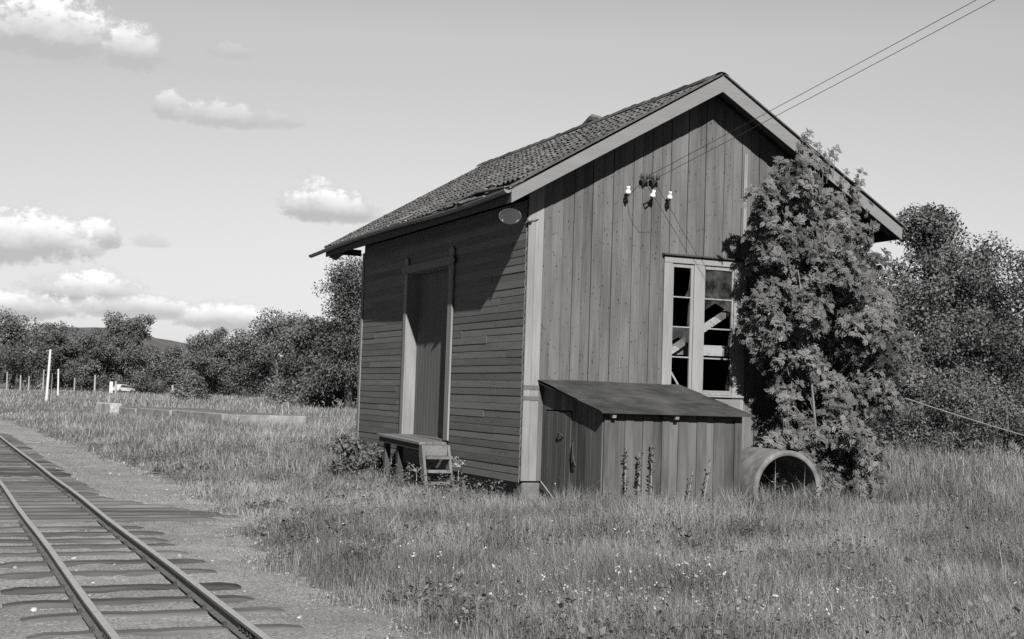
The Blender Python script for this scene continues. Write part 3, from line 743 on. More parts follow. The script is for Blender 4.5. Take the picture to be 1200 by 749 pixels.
# ------------------------------------------------------------------ railway track
RZT = -.318; RX = (-6.087, -6.978)
trk = empty('railway_track', (-6.53, 0, -.44)); trk.location = (0, 0, 0)
tag(trk, 'narrow gauge railway track with rusty rails on worn wooden sleepers', 'railway track')
def rail(xr):
    c = xr + (-.026 if xr > -6.5 else .026) * 0
    prof = [(-.045, -.10), (.045, -.10), (.045, -.092), (.008, -.08), (.007, -.03), (.027, -.024), (.027, -.004), (.022, 0), (-.022, 0), (-.027, -.004), (-.027, -.024), (-.007, -.03), (-.008, -.08), (-.045, -.092)]
    ys = [-26, -12] + [y for y in np.arange(-11, 40, 1.5)] + [60, 90, 130]
    n = len(prof); V = []; F = []; mi = []
    for y in ys:
        wv = .006 * math.sin(y * .9 + xr) + .004 * math.sin(y * .31); wz = .004 * math.sin(y * .7 + 2 * xr)
        cur = -.00045 * max(0, y - 30) ** 2
        for (px, pz) in prof: V.append((xr + px + wv + cur, y, RZT + pz + wz))
    b = MB()
    for j in range(len(ys) - 1):
        for i in range(n): F.append((j * n + (i + 1) % n, j * n + i, (j + 1) * n + i, (j + 1) * n + (i + 1) % n)); mi.append(1 if i in (6, 7, 8) else 0)
    b.add(V, F, .5); b.mi = mi
    b.build('rail', [MAT['rail'], MAT['railtop']], trk)
for xr in RX: rail(xr)
ty = [-10.35, -9.55, -8.77, -8.02, -7.41, -6.77, -5.83, -5.05, -4.38, -3.8, -3.25, -2.66, -1.95] + list(np.arange(2.45, 26, .5))
def sleeper(y, x0, x1, w=.2, zt=-.415, name='sleeper'):
    b = MB(); n = 14; yaw = random.uniform(-.012, .012); V = []; t = random.random()
    for i in range(n):
        x = x0 + (x1 - x0) * i / (n - 1); e = random.uniform(-.003, .003); d = random.uniform(-.007, .003)
        if i in (0, n - 1): d -= .02
        for (yy, zz) in ((-w / 2 + e, -.12), (w / 2 + e, -.12), (w / 2 + e * .5, zt + .418 - .0 - .02 - .005), (w / 2 - .03, 0), (-w / 2 + .03, 0), (-w / 2 + e * .5, -.025)):
            V.append((x, y + yy + yaw * (x + 6.5), zt + zz + (d if zz > -.1 else 0)))
    F = [(i * 6 + k, i * 6 + (k + 1) % 6, (i + 1) * 6 + (k + 1) % 6, (i + 1) * 6 + k) for i in range(n - 1) for k in range(6)] + [tuple(range(5, -1, -1)), tuple(range((n - 1) * 6, n * 6))]
    b.add(V, F, t); b.build(name, MAT['sleeper'], trk)
for i, y in enumerate(ty):
    j = random.uniform(-.05, .05); sleeper(y, -7.48 + j, -5.59 + j, .2 + random.uniform(-.02, .02), -.409 + random.uniform(-.012, .004))
for k, y in enumerate((-1.15, -.72, -.28, .2, .72, 1.3, 1.9)):
    sleeper(y, -7.7, (-4.62, -4.4, -4.55, -4.72, -4.95, -5.3, -5.5)[k] + random.uniform(-.1, .1), .24, -.402, 'sleeper')
b = MB()
for y in ty:
    for xr in RX:
        for s_ in (-1, 1):
            b.box(xr + s_ * .058 - .014, xr + s_ * .058 + .014, y - .02, y + .02, -.42, -.385)
tag(b.build('rail_spikes', MAT['iron'], trk), kind='stuff')
for y0 in (-9.25, 2.9, 15.0):
    for xr in RX:
        b = MB()
        for s_ in (-1, 1): b.box(xr + s_ * .012 - .006, xr + s_ * .012 + .006, y0 - .22, y0 + .22, RZT - .078, RZT - .03)
        for k in (-.16, -.06, .06, .16): b.box(xr - .03, xr + .03, y0 + k - .012, y0 + k + .012, RZT - .066, RZT - .042)
        b.build('fishplate', MAT['iron'], trk)
# loose stones
n = 17000
yy = rng.uniform(-13, 24, n); xx = rng.uniform(-9.5, -4.1, n); ok = xx < edge_x(yy) + .15; xx, yy = xx[ok], yy[ok]
zz = ground_z(xx, yy) + .012; sz = rng.uniform(.005, .016, len(xx)) * (1 + 1.5 * (rng.random(len(xx)) < .06))
oc = np.array([(1, 0, 0), (-1, 0, 0), (0, 1, 0), (0, -1, 0), (0, 0, 1), (0, 0, -1)], float); of = np.array([(0, 2, 4), (2, 1, 4), (1, 3, 4), (3, 0, 4), (2, 0, 5), (1, 2, 5), (3, 1, 5), (0, 3, 5)])
R = frames(rand_dirs(len(xx)), rand_dirs(len(xx)))
V, F = inst(oc, of, R, np.stack([xx, yy, zz], -1), sz[:, None] * rng.uniform(.6, 1.3, (len(xx), 3)))
tag(mesh_np('loose_stones', V, F, None, np.repeat(rng.random(len(xx)), 6), MAT['stone']), kind='stuff')

# ------------------------------------------------------------------ concrete loading platform beyond
pf = empty('loading_platform', (0, 0, 0)); tag(pf, 'overgrown low concrete platform edge in the grass beyond the track', 'platform')
b = MB(); A = Vector((3.1, 36.6, 0)); d1 = Vector((-2.36, 16.6, 0)).normalized(); d2 = Vector((d1.y, -d1.x, 0)); d2.y -= .12
Q = lambda s_, t_: A + d1 * s_ + d2 * t_
def wallseg(b, p, q, th, z0, z1, nrm):
    n_ = Vector(nrm).normalized() * th; b.add([(p.x, p.y, z0), (q.x, q.y, z0), (q.x + n_.x, q.y + n_.y, z0), (p.x + n_.x, p.y + n_.y, z0), (p.x, p.y, z1), (q.x, q.y, z1), (q.x + n_.x, q.y + n_.y, z1), (p.x + n_.x, p.y + n_.y, z1)],
        [(0, 3, 2, 1), (4, 5, 6, 7), (0, 1, 5, 4), (1, 2, 6, 5), (2, 3, 7, 6), (3, 0, 4, 7)], .5)
wallseg(b, Q(0, 0), Q(6.5, 0), .3, -.6, .13, d2); wallseg(b, Q(6.9, .03), Q(11.8, -.04), .3, -.6, .09, d2); wallseg(b, Q(12.3, .05), Q(15.2, .05), .3, -.6, .03, d2)
b.build('edge_wall', MAT['concrete_pale'], pf, bevel=.03)
b = MB(); wallseg(b, Q(16.0, -.15), Q(18.6, -.2), .6, -.6, .2, d2); b.build('end_block', MAT['concrete_worn'], pf, bevel=.05)
b = MB(); wallseg(b, Q(.0, .31), Q(0.0, 3.6), .3, -.6, .11, d1); b.build('end_wall', MAT['concrete_pale'], pf, bevel=.03)
b = MB(); wallseg(b, Q(.31, .31), Q(17, .31), 4.2, -.6, .05, d2); b.build('fill', MAT['ground'], pf)

# ------------------------------------------------------------------ posts, fence, car
def at(k, t, z=-.42): return (CAM[0] + k * t, CAM[1] + t, z)
def post(k, t, h, r, lean_x, label, mat='whitepaint', name='post', cat='post', group=None):
    p = at(k, t); o = None
    b = MB(); b.tube([(0, 0, -.4), (lean_x * .5, 0, h * .5), (lean_x, 0, h)], [r * 1.1, r, r * .9], 9, .5)
    o = b.build(name, MAT[mat], loc=p); tag(o, label, cat, group); return o
post(.0818, 111, 4.1, .10, .12, 'tall slightly leaning white post standing alone in the far field', 'whitepaint', 'marker_post')
post(.0843, 112, 2.2, .06, .05, 'shorter white post close to the right of the tall white post', 'whitepaint', 'marker_post')
post(.0895, 160, 3.0, .1, -.1, 'pale post just behind the two white posts in the far field', 'whitepaint', 'marker_post')
sg = empty('sign_post', at(.1243, 112)); tag(sg, 'narrow post with a small pale board at the far end of the platform', 'sign post')
b = MB(); b.tube([(0, 0, -.4), (.1, 0, 1.0)], .05, 8, .5); b.build('pole', MAT['postwood'], sg)
b = MB(); b.box(.0, .26, -.03, .03, .85, 1.75, .5); b.build('board', MAT['whitepaint'], sg)
fg = 'weathered fence posts in front of the far trees'
for k, h, hw in ((.0553, 2.7, .1), (.0642, 2.3, .11), (.0698, 2.2, .1), (.0792, 3.2, .1), (.1002, 2.2, .1), (.1142, 2.7, .14), (.1288, 1.9, .15), (.1693, 1.6, .2), (.1765, 1.6, .2)):
    post(k, 205, h, hw, random.uniform(-.1, .1), 'weathered wooden fence post in the far row before the tree line', 'postwood', 'fence_post', 'fence post', fg)
car = empty('parked_car', at(.1335, 232, -.42), .62); tag(car, 'pale saloon car parked far off at the foot of the trees', 'car')
b = MB(); b.prism([(-2.1, .3), (2.1, .3), (2.12, .62), (1.9, .82), (.9, .88), (-1.5, .88), (-2.05, .82), (-2.15, .55)], 1, -.8, .8, .5); b.prism([(-1.4, .881), (.85, .881), (.35, 1.38), (-.95, 1.4)], 1, -.7, .7, .5)
b.build('body', MAT['carpaint'], car, bevel=.06)
for y in (-.712, .702):
    b = MB(); b.prism([(-1.2, .92), (.68, .92), (.3, 1.3), (-.88, 1.32)], 1, y, y + .01, .5); b.build('window', MAT['carglass'], car)
for x in (-1.3, 1.3):
    for y in (-.72, .72):
        b = MB(); b.lathe([(0, -.09), (.3, -.09), (.31, 0), (.3, .09), (0, .09)], (x, y, .31), (0, 1, 0), 18, .5); b.build('wheel', MAT['tyre'], car)
b = MB(); b.tube(sag((6.95, -.2, 1.42), (15.5, .4, -.02), .12), .009, 5); tag(b.build('slack_line', MAT['rope']), 'slack pale line running from the rowan down into the bushes', 'line')

# ------------------------------------------------------------------ trees and shrubs
LEAF = np.array([(0, 0, 0), (.32, .45, .06), (0, 1, 0), (-.32, .45, .06)], float); LF = np.array([(0, 1, 2, 3)])
def blob_leaves(C, Rr, counts, size, spread=1.0, droop=.2):
    """leaf-sized faces spread round clump centres C with radii Rr"""
    P = []; D = []; Tn = []
    for c, r, n in zip(C, Rr, counts):
        d = rand_dirs(n); rad = r * rng.random(n) ** .33
        p = c + d * rad[:, None] * np.array([1, 1, .75]); P.append(p); D.append(d); Tn.append(np.full(n, rng.normal(.5, .22)))
    P = np.concatenate(P); D = np.concatenate(D); Tn = np.concatenate(Tn) + rng.normal(0, .18, len(P))
    y = unit(rand_dirs(len(P)) + D * .25 + np.array([0, 0, -droop])); nz = unit(D * 1.2 + np.array([0, 0, .5]) + rand_dirs(len(P)) * .45)
    V, F = inst(LEAF, LF, frames(y, nz), P, size * rng.uniform(.6, 1.35, len(P)))
    return V, F, np.repeat(Tn, 4)
def tree(name, base, h, w, label, cat, mat, leaf, nleaf, nclump=70, trunk_h=.22, shape='round', bark='bark', group=None, depth=None, seed=0, clump_r=.14):
    root = empty(name, base); tag(root, label, cat, group)
    rg = np.random.default_rng(seed + 100); depth = depth or w
    C = []; Rr = []
    z0 = h * trunk_h
    # a handful of boughs, each carrying its own cloud of clumps
    nb = max(5, nclump // 11); B = []
    for i in range(nb):
        q = (i + .5) / nb
        if shape == 'cone': rad = (1 - q) * .95 + .04
        elif shape == 'peak': rad = .95 * (1 - q) ** .6 + .05
        elif shape == 'oval': rad = math.sin(math.pi * min(1, .2 + .75 * q)) ** .8
        else: rad = math.sin(math.pi * min(1, .26 + .66 * q)) ** .7
        a = i * 2.4 + rg.uniform(-.5, .5); rr = rad * rg.uniform(.35, .8)
        B.append(np.array([math.cos(a) * rr * w / 2, math.sin(a) * rr * depth / 2, z0 + (h - z0) * (.08 + .86 * q) + rg.normal(0, .03) * h]))
    for i in range(nclump):
        bq = B[i % nb]; sp_ = np.array([w, depth, h * .8]) * (.17 if shape != 'cone' else .11)
        c = bq + rg.normal(size=3) * sp_ * .75 * (1 if shape != 'peak' else 1.15 - .75 * bq[2] / h)
        c[2] = np.clip(c[2], z0 * .7, h * .97)
        C.append(c); Rr.append(w * clump_r * rg.uniform(.6, 1.25) * (1 if shape != 'cone' else .8))
    tot = sum(r ** 2 for r in Rr); cnt = [max(12, int(nleaf * r * r / tot)) for r in Rr]
    V, F, T_ = blob_leaves(C, Rr, cnt, leaf)
    mesh_np('crown', V, None, F, T_, mat, root)
    b = MB(); r0_ = h * .022 + .03
    tp = [(0, 0, -.4), (rg.normal(0, .01) * h, 0, h * .2), (rg.normal(0, .02) * h, rg.normal(0, .02) * h, h * .5), (rg.normal(0, .03) * h, 0, h * .86)]
    b.tube(tp, [r0_ * 1.3, r0_, r0_ * .65, r0_ * .15], 8, .5)
    for q in B:
        s_ = Vector(tp[1]).lerp(Vector(tp[2]), rg.random()); e_ = Vector(q); m_ = s_.lerp(e_, .55) + Vector((0, 0, -.03 * h))
        b.tube([s_, m_, e_], [r0_ * .5, r0_ * .3, r0_ * .08], 6, .5)
    b.build('trunk', MAT[bark], root, smooth=True)
    return root
# the far tree line: bearing, distance, height, width, shape, leaves, what tells it apart
tl = [(.058, 232, 11.8, 13.5, 'round', 3600, 'dark rounded tree at the left edge of the photo, first of the far line'),
      (.0835, 238, 11.0, 8.2, 'round', 3000, 'low rounded tree of the far line behind the tall white post'),
      (.1035, 236, 10.4, 8.4, 'round', 3000, 'dense dark tree of the far line, between white posts and tallest crown'),
      (.1325, 240, 13.2, 10.5, 'round', 3600, 'tallest broad crown of the far line, directly behind the pale car'),
      (.1475, 232, 7.6, 9, 'round', 2600, 'low dark bushy tree right of the pale parked car'),
      (.1725, 250, 8.8, 6.5, 'oval', 2600, 'narrow pointed tree in the dip of the far line under the hill'),
      (.1985, 228, 11.2, 9.5, 'round', 3200, 'loose topped tree of the far line between narrow tree and large right trees'),
      (.2185, 230, 9.6, 9.5, 'round', 2800, 'small rounded tree in front gap left of the large loose oak'),
      (.2465, 205, 12.8, 12.5, 'round', 4800, 'large loose oak of the far line, left of the spruce by the shed'),
      (.2715, 190, 11.8, 9, 'round', 3600, 'dark broad tree between the large loose oak and the spruce')]
for i, (k, t, h, w, shp, nl, lab) in enumerate(tl):
    tree('broadleaf_tree', at(k, t), h, w, lab, 'tree', MAT['far'], .32, int(nl * 5.2), 80, .1, shp, group='trees of the far tree line', seed=i * 7 + 3, clump_r=.15)
tree('spruce_tree', at(.302, 112), 13.0, 8.6, 'dense pointed spruce rising right behind the far shed corner', 'tree', MAT['oak'], .2, 26000, 220, .04, 'cone', seed=5, clump_r=.16)
tree('broadleaf_tree', at(.288, 118), 7.4, 6.5, 'leafy tree pressed against the left side of the spruce', 'tree', MAT['far'], .3, 9000, 90, .04, 'round', seed=8)
for i, (k, t, h, w, lab) in enumerate([(.185, 150, 2.6, 4.5, 'pale rounded bush alone in the field below the dip in the trees'), (.150, 210, 3.4, 5, 'dark bush at the foot of the trees just right of the car'), (.268, 120, 2.4, 6, 'low spreading bush in tall grass left of the shed')]):
    tree('bush', at(k, t), h, w, lab, 'bush', MAT['shrub'], .26, 2600, 30, .0, 'round', seed=40 + i, clump_r=.2)
# far wood behind the line
def wood(name, k0, k1, t0, t1, h, n, leaf, mat):
    P = []; 
    kk = rng.uniform(k0, k1, n); tt = rng.uniform(t0, t1, n); C = np.stack([CAM[0] + kk * tt, CAM[1] + tt, rng.uniform(0, 1, n) ** .8 * h * (.75 + .5 * vnoise(kk * tt, tt, .08, 3))], -1)
    V, F, T_ = blob_leaves(C, np.full(n, h * .17), np.full(n, 55), leaf); tag(mesh_np(name, V, None, F, T_, mat), kind='stuff')
wood('far_wood', -.02, .34, 262, 290, 4.8, 520, .55, MAT['far'])
# trees right of the shed
tree('oak_tree', at(.872, 45.5, -.3), 10.7, 7.6, 'tall gappy oak standing up against the sky right of the shed', 'tree', MAT['oak'], .14, 24000, 95, .2, 'peak', seed=21, clump_r=.105, bark='bark')
tree('broadleaf_tree', at(.815, 37, -.3), 6.2, 4.6, 'leafy tree filling the space between the rowan and the oak', 'tree', MAT['shrub'], .115, 24000, 85, .0, 'round', seed=24, clump_r=.13)
tree('broadleaf_tree', at(.862, 40, -.3), 5.6, 5.0, 'bushy tree in front of the lower oak crown', 'tree', MAT['shrub'], .115, 24000, 85, .0, 'round', seed=25, clump_r=.13)
tree('broadleaf_tree', at(.925, 47, -.3), 7.6, 5.6, 'dark tree tucked below the right shoulder of the oak', 'tree', MAT['oak'], .14, 20000, 85, .05, 'round', seed=26, clump_r=.15)
tree('broadleaf_tree', at(.985, 42, -.3), 7.9, 6.4, 'dark leafy tree cut by the right edge of the photo', 'tree', MAT['oak'], .13, 26000, 95, .05, 'round', seed=27, clump_r=.15)
tree('shrub', at(.893, 33, -.35), 2.3, 3.3, 'loose light shrub in the grass under the slack line', 'shrub', MAT['shrub'], .085, 6500, 60, .0, 'round', seed=31, clump_r=.13)
tree('shrub', at(.962, 31, -.35), 2.3, 3.0, 'leafy shrub at the right edge below the end of the slack line', 'shrub', MAT['shrub'], .085, 6500, 60, .0, 'round', seed=32, clump_r=.14)
tree('shrub', at(.832, 35, -.35), 1.7, 2.6, 'low shrub at the foot of the rowan beside the tall grass', 'shrub', MAT['shrub'], .085, 5000, 40, .0, 'round', seed=33, clump_r=.16)
wood('right_wood', .74, 1.25, 50, 68, 4.6, 700, .18, MAT['oak'])

# rowan against the gable: pinnate leaves in rosettes
def pinnate():
    T_ = []; F_ = []
    def leaflet(c, d, l, w):
        d = np.array(d, float); d /= np.linalg.norm(d); s_ = np.array([-d[1], d[0], 0]); n = len(T_)
        T_.extend([c, c + d * l * .5 + s_ * w / 2 + (0, 0, .03 * l), c + d * l - np.array([0, 0, .12 * l]), c + d * l * .5 - s_ * w / 2 + (0, 0, .03 * l)]); F_.append((n, n + 1, n + 2, n + 3))
    for i in range(5):
        y = .2 + .16 * i; z = .10 * math.sin(y * 2.6)
        for s_ in (-1, 1): leaflet(np.array([0, y, z]), (s_ * 1, .45, 0), .40 - .03 * abs(i - 2), .21)
    leaflet(np.array([0, .95, .03]), (0, 1, 0), .38, .2)
    return np.array(T_), np.array(F_)
PT, PF = pinnate()
rw = empty('rowan_tree', (4.95, -.95, -.42)); tag(rw, 'rowan tree with feathery leaves growing close against the right of the gable', 'tree')
OUT = [(3.56, 3.65), (3.54, 3.45), (3.72, 3.1), (3.58, 2.4), (3.8, 2.0), (4.05, 1.65), (3.92, 1.15), (4.15, .8), (4.55, .35), (4.9, .15), (5.55, .15), (5.8, 1.0), (5.95, 2.2), (5.95, 3.0), (5.75, 3.45), (5.4, 3.85), (5.05, 4.2), (4.75, 4.5), (4.4, 4.78), (4.08, 4.85), (3.82, 4.68), (3.62, 4.38), (3.6, 4.1), (3.55, 3.9)]
def inside(px, pz):
    r = np.zeros(len(px), bool); n = len(OUT)
    for i in range(n):
        (x1, z1), (x2, z2) = OUT[i], OUT[(i + 1) % n]
        c = ((z1 > pz) != (z2 > pz)) & (px < (x2 - x1) * (pz - z1) / (z2 - z1 + 1e-9) + x1); r ^= c
    return r
def rowan():
    # boughs first, with gaps between them; each bough carries a few leaf clumps
    B = [np.array(q) for q in ((3.76, 4.36), (3.92, 4.6), (3.8, 4.0), (4.15, 4.72))]
    while len(B) < 48:
        q = np.array([rng.uniform(3.0, 6.4), rng.uniform(0, 5.2)])
        if inside(q[:1], q[1:])[0] and all(np.hypot(*(q - b_)) > .36 for b_ in B[-60:]): B.append(q)
    cx_ = []; cz_ = []; cy_ = []
    for q in B:
        mid = np.interp(q[1], [0, 1, 3, 5.2], [5.0, 5.0, 4.75, 4.55]); half = np.interp(q[1], [0, 1, 3, 4.5, 5.2], [.8, 1.1, 1.4, 1.1, .6])
        e = max(.05, 1 - ((q[0] - mid) / half) ** 2) ** .5
        yb = -.42 - .5 * np.clip((q[0] - 3.3) / 1.2, 0, 1) - .85 * e * rng.uniform(-.45, 1.1)
        for k in range(7):
            c = rng.normal(0, .14, 3); cx_.append(q[0] + c[0]); cz_.append(q[1] + c[2]); cy_.append(yb + c[1])
    cx_ = np.array(cx_); cy_ = np.array(cy_); cz_ = np.array(cz_)
    cx_ = cx_ + .7 * (cy_ + .9)
    P = []; D = []; Tn = []
    for a, y, z in zip(cx_, cy_, cz_):
        n = rng.integers(9, 19); d = rand_dirs(n); p = np.array([a, y, z]) + d * rng.uniform(.05, .27, n)[:, None]
        P.append(p); D.append(unit(d * .8 + np.array([-.1, -.8, .5]))); Tn.append(np.full(n, rng.normal(.5, .2)))
    # sprigs above the verge
    SPR = ((4.42, -.7, 5.45), (4.5, -.72, 5.55), (4.72, -.68, 5.36), (4.95, -.7, 5.28), (5.05, -.72, 5.36), (5.5, -.68, 4.92), (5.58, -.7, 5.02), (4.85, -.7, 5.2), (4.3, -.8, 5.3), (5.2, -.75, 5.0))
    for q in SPR:
        P.append(np.array([q, (q[0] - .03, q[1], q[2] - .12)])); D.append(np.array([(.1, -.85, .45), (-.2, -.8, .3)])); Tn.append(np.array([.4, .4]))
    P = np.concatenate(P); D = np.concatenate(D); Tn = np.concatenate(Tn)
    keep = (P[:, 1] < -.1) & ((P[:, 1] < -.58) | (P[:, 2] < 6.05 - .592 * np.abs(P[:, 0] - PX) - .15))
    P, D, Tn = P[keep], D[keep], Tn[keep]
    m = 8; n = len(P)                                   # leaves per rosette
    Pm = np.repeat(P, m, 0); Dm = np.repeat(D, m, 0)
    side = unit(np.cross(Dm, rand_dirs(n * m))); d = unit(Dm * rng.uniform(-.05, .4, (n * m, 1)) + side + np.array([0, 0, -.12]))
    nz = unit(Dm * 1.0 + rand_dirs(n * m) * .6)
    V, F = inst(PT, PF, frames(d, nz), Pm, rng.uniform(.05, .108, n * m))
    Tt = np.repeat(np.repeat(Tn, m) + rng.normal(0, .12, n * m), len(PT))
    o = mesh_np('crown', V, None, F, Tt, MAT['rowan']); o.parent = rw; o.location = (-4.95, .95, .42)
    b = MB()
    for pts, r in (([(5.0, -.8, -.6), (4.95, -.75, .6), (4.75, -.8, 2.4), (4.55, -.85, 4.2), (4.5, -.8, 5.0)], [.055, .05, .04, .025, .008]), ([(4.9, -.9, -.6), (4.4, -1.2, .9), (4.12, -1.35, 2.2), (4.0, -1.2, 3.4)], [.035, .022, .016, .006]),
                   ([(5.1, -.9, -.6), (5.3, -1.0, 1.0), (5.4, -.95, 2.6), (5.2, -.9, 3.6)], [.05, .04, .03, .008])):
        b.tube(pts, r, 7, .5)
    for q in SPR: b.tube([(q[0] - .1, q[1] - .05, q[2] - .5), (q[0] - .02, q[1], q[2] - .15), q], [.008, .005, .002], 5, .5)
    cidx = rng.choice(len(P), 160, replace=False)
    for i in cidx:
        e_ = Vector(P[i]); s_ = Vector((4.75 + (e_.x - 4.75) * .35, -.95, max(.1, e_.z - .55))); b.tube([s_, s_.lerp(e_, .6) + Vector((0, 0, .06)), e_], [.012, .008, .003], 5, .5)
    o = b.build('trunk', MAT['birchbark'], rw, smooth=True); o.location = (-4.95, .95, .42)
rowan()

# ------------------------------------------------------------------ grass
def footprint(x, y):
    m = (x > -.02) & (x < W + .05) & (y > -.02) & (y < Ln + .05)
    m |= (x > LX0 - .03) & (x < LX1 + .03) & (y > LY - .03) & (y < 0)
    m |= (x > -.5) & (x < .02) & (y > 2.55) & (y < 5.2)
    m |= (np.hypot(x - 3.3, 0) > .42) & (np.hypot(x - 3.3, 0) < .6) & (y > -2.12) & (y < -1.05)
    return m
def wedge(n, r0_, r1_, powr=1.0, a0=-.06, a1=.90):
    r = r0_ * (r1_ / r0_) ** (rng.random(n) ** powr); a = rng.uniform(a0, a1, n)
    return CAM[0] + r * np.sin(a), CAM[1] + r * np.cos(a), r
BL = np.array([(-.5, 0, 0), (.5, 0, 0), (.36, .16, .55), (-.36, .16, .55), (0, .62, 1.0)], float); BQ = np.array([(0, 1, 2, 3)]); BT = np.array([(3, 2, 4)])
def blades(name, x, y, h, w, tone, mat, bend=.4):
    n = len(x); a = rng.uniform(0, 2 * math.pi, n); c, s_ = np.cos(a), np.sin(a)
    R = np.zeros((n, 3, 3)); R[:, 0, 0] = c; R[:, 1, 0] = s_; R[:, 0, 1] = -s_; R[:, 1, 1] = c; R[:, 2, 2] = 1
    t = np.stack([x, y, ground_z(x, y) - .02], -1); bd = h * np.abs(rng.normal(.85, bend + .15, n))
    sc = np.stack([w, bd, h], -1)
    V, FQ = inst(BL, BQ, R, t, sc); FT = (BT[None] + (np.arange(n) * 5)[:, None, None]).reshape(-1, 3)
    tt = np.repeat(tone, 5)
    return mesh_np(name, V, FT, FQ, tt, mat)
def grass_height(x, y):
    d = x - edge_x(y)
    h = np.interp(d, [-.3, .5, 1.5, 4], [.06, .17, .25, .33])
    h = h * (.05 + 1.9 * fbm(x, y, .8, 60, 5))
    wall = np.clip(1 - np.abs(x + 1.2) / 2.2, 0, 1) * np.clip((y + 3) / 2, 0, 1) * np.clip((9 - y) / 2, 0, 1); h = h * (1 - .5 * wall)
    near = (x > -.3) & (y < -1.2); h = np.where(near, h * np.interp(y, [-9, -5, -2.2], [.85, .95, .9]), h)
    h = h * (1 + .12 * np.exp(-((y + 2.6) / .8) ** 2) * (x > .3) * (x < 8)); h = np.where(x > 6, h * 1.2, h)
    h = np.where(y > 40, h * .85, h)
    return h
def build_grass():
    X = []; Y = []; Rr = []
    for n, a, c, pw in ((620000, 7.6, 25, .85), (230000, 25, 70, .8), (80000, 70, 240, .7)):
        x, y, r = wedge(n, a, c, pw); X.append(x); Y.append(y); Rr.append(r)
    x, y, r = map(np.concatenate, (X, Y, Rr))
    d = x - edge_x(y); p = np.clip(.28 + d * 1.1 + 1.2 * (fbm(x, y, 1.3, 71) - .45), 0, 1); p = np.where(d < -.9, p * 0, p)
    # bare thin patches
    ok = (rng.random(len(x)) < p) & ~footprint(x, y)
    x, y, r = x[ok], y[ok], r[ok]
    h = grass_height(x, y) * rng.uniform(.55, 1.25, len(x)) ** 1.3
    w = np.clip(r * .0004, .0032, .09) * rng.uniform(.6, 1.3, len(x))
    tone = .38 + .9 * (fbm(x, y, .33, 80) - .5) + 1.15 * (fbm(x, y, 1.5, 85) - .5) + rng.normal(0, .19, len(x))
    tone = tone + np.where(r > 60, .05, 0)
    tag(blades('grass', x, y, h, w, tone, MAT['grass']), kind='stuff')
    # stragglers and tufts in the gravel
    n = 420; cx_ = rng.uniform(-5.5, -4.0, n); cy_ = rng.uniform(-12, 20, n); ok = cx_ < edge_x(cy_) + .1; cx_, cy_ = cx_[ok], cy_[ok]
    m = 26; x = np.repeat(cx_, m) + rng.normal(0, .06, len(cx_) * m); y = np.repeat(cy_, m) + rng.normal(0, .06, len(cx_) * m)
    tag(blades('grass_tufts', x, y, rng.uniform(.03, .13, len(x)), np.full(len(x), .005), rng.normal(.35, .15, len(x)), MAT['grass'], .6), kind='stuff')
    # seed stalks
    x, y, r = wedge(15000, 7.6, 60, .9); d = x - edge_x(y); ok = (d > .5) & ~footprint(x, y) & (rng.random(len(x)) < .15 + 1.1 * (fbm(x, y, .5, 90) - .25)); x, y, r = x[ok], y[ok], r[ok]
    h = (grass_height(x, y) * 1.25 + .06) * rng.uniform(.7, 1.3, len(x))
    k = 46; x = np.concatenate([x, rng.uniform(2.8, 3.85, k)]); y = np.concatenate([y, rng.uniform(-2.5, -1.7, k)]); r = np.concatenate([r, np.full(k, 19.0)]); h = np.concatenate([h, rng.uniform(.4, .95, k)])
    tag(blades('seed_stalks', x, y, h, np.clip(r * .00036, .0033, .03), rng.normal(.5, .22, len(x)), MAT['hay'], .7), kind='stuff')
    # broad-leaved weeds in patches
    x, y, r = wedge(14000, 7.6, 42, .85); d = x - edge_x(y); q = fbm(x, y, .6, 97)
    ok = (d > .15) & ~footprint(x, y) & (q > .47); x, y = x[ok], y[ok]
    x = np.concatenate([x, rng.uniform(-.75, -.08, 170), rng.uniform(.3, 2.7, 70)]); y = np.concatenate([y, rng.uniform(.1, 6.8, 170), rng.uniform(-2.6, -2.08, 70)])
    far_ = ~footprint(x, y) | (x < 0); x, y = x[far_], y[far_]; m = 20; n = len(x)
    P = np.stack([x, y, ground_z(x, y)], -1); hh = grass_height(x, y) * rng.uniform(.55, 1.15, n); hh[-240:] = rng.uniform(.16, .46, min(240, n))[:len(hh[-240:])]
    Pm = np.repeat(P, m, 0); k = rng.random(n * m); Pm[:, 2] += k * np.repeat(hh, m); Pm[:, :2] += rng.normal(0, .05, (n * m, 2))
    dd = rand_dirs(n * m); dd[:, 2] = np.abs(dd[:, 2]) * .5
    V, F = inst(LEAF, LF, frames(dd, unit(rand_dirs(n * m) * .5 + np.array([0, 0, 1]))), Pm, rng.uniform(.016, .05, n * m) * np.repeat(rng.choice([1, 1, 1.5], n), m))
    tag(mesh_np('weeds', V, None, F, np.repeat(np.repeat(rng.normal(.5, .2, n), m) + rng.normal(0, .12, n * m), 4), MAT['weed']), kind='stuff')
    # pale clover leaves low in the sward, front centre
    n = 900; x = rng.normal(-2.2, .95, n); y = rng.normal(-8.9, .8, n); ok = x > edge_x(y) + .4; x, y = x[ok], y[ok]; n = len(x); m = 5
    Pm = np.repeat(np.stack([x, y, ground_z(x, y) + rng.uniform(.08, .24, n)], -1), m, 0) + rng.normal(0, .016, (n * m, 3)); dd = rand_dirs(n * m)
    V, F = inst(LEAF * np.array([1.3, 1, 1]), LF, frames(dd, unit(rand_dirs(n * m) * .5 + np.array([0, -.5, 1]))), Pm, rng.uniform(.014, .03, n * m))
    tag(mesh_np('clover', V, None, F, np.repeat(rng.random(n * m), 4), MAT['clover']), kind='stuff')
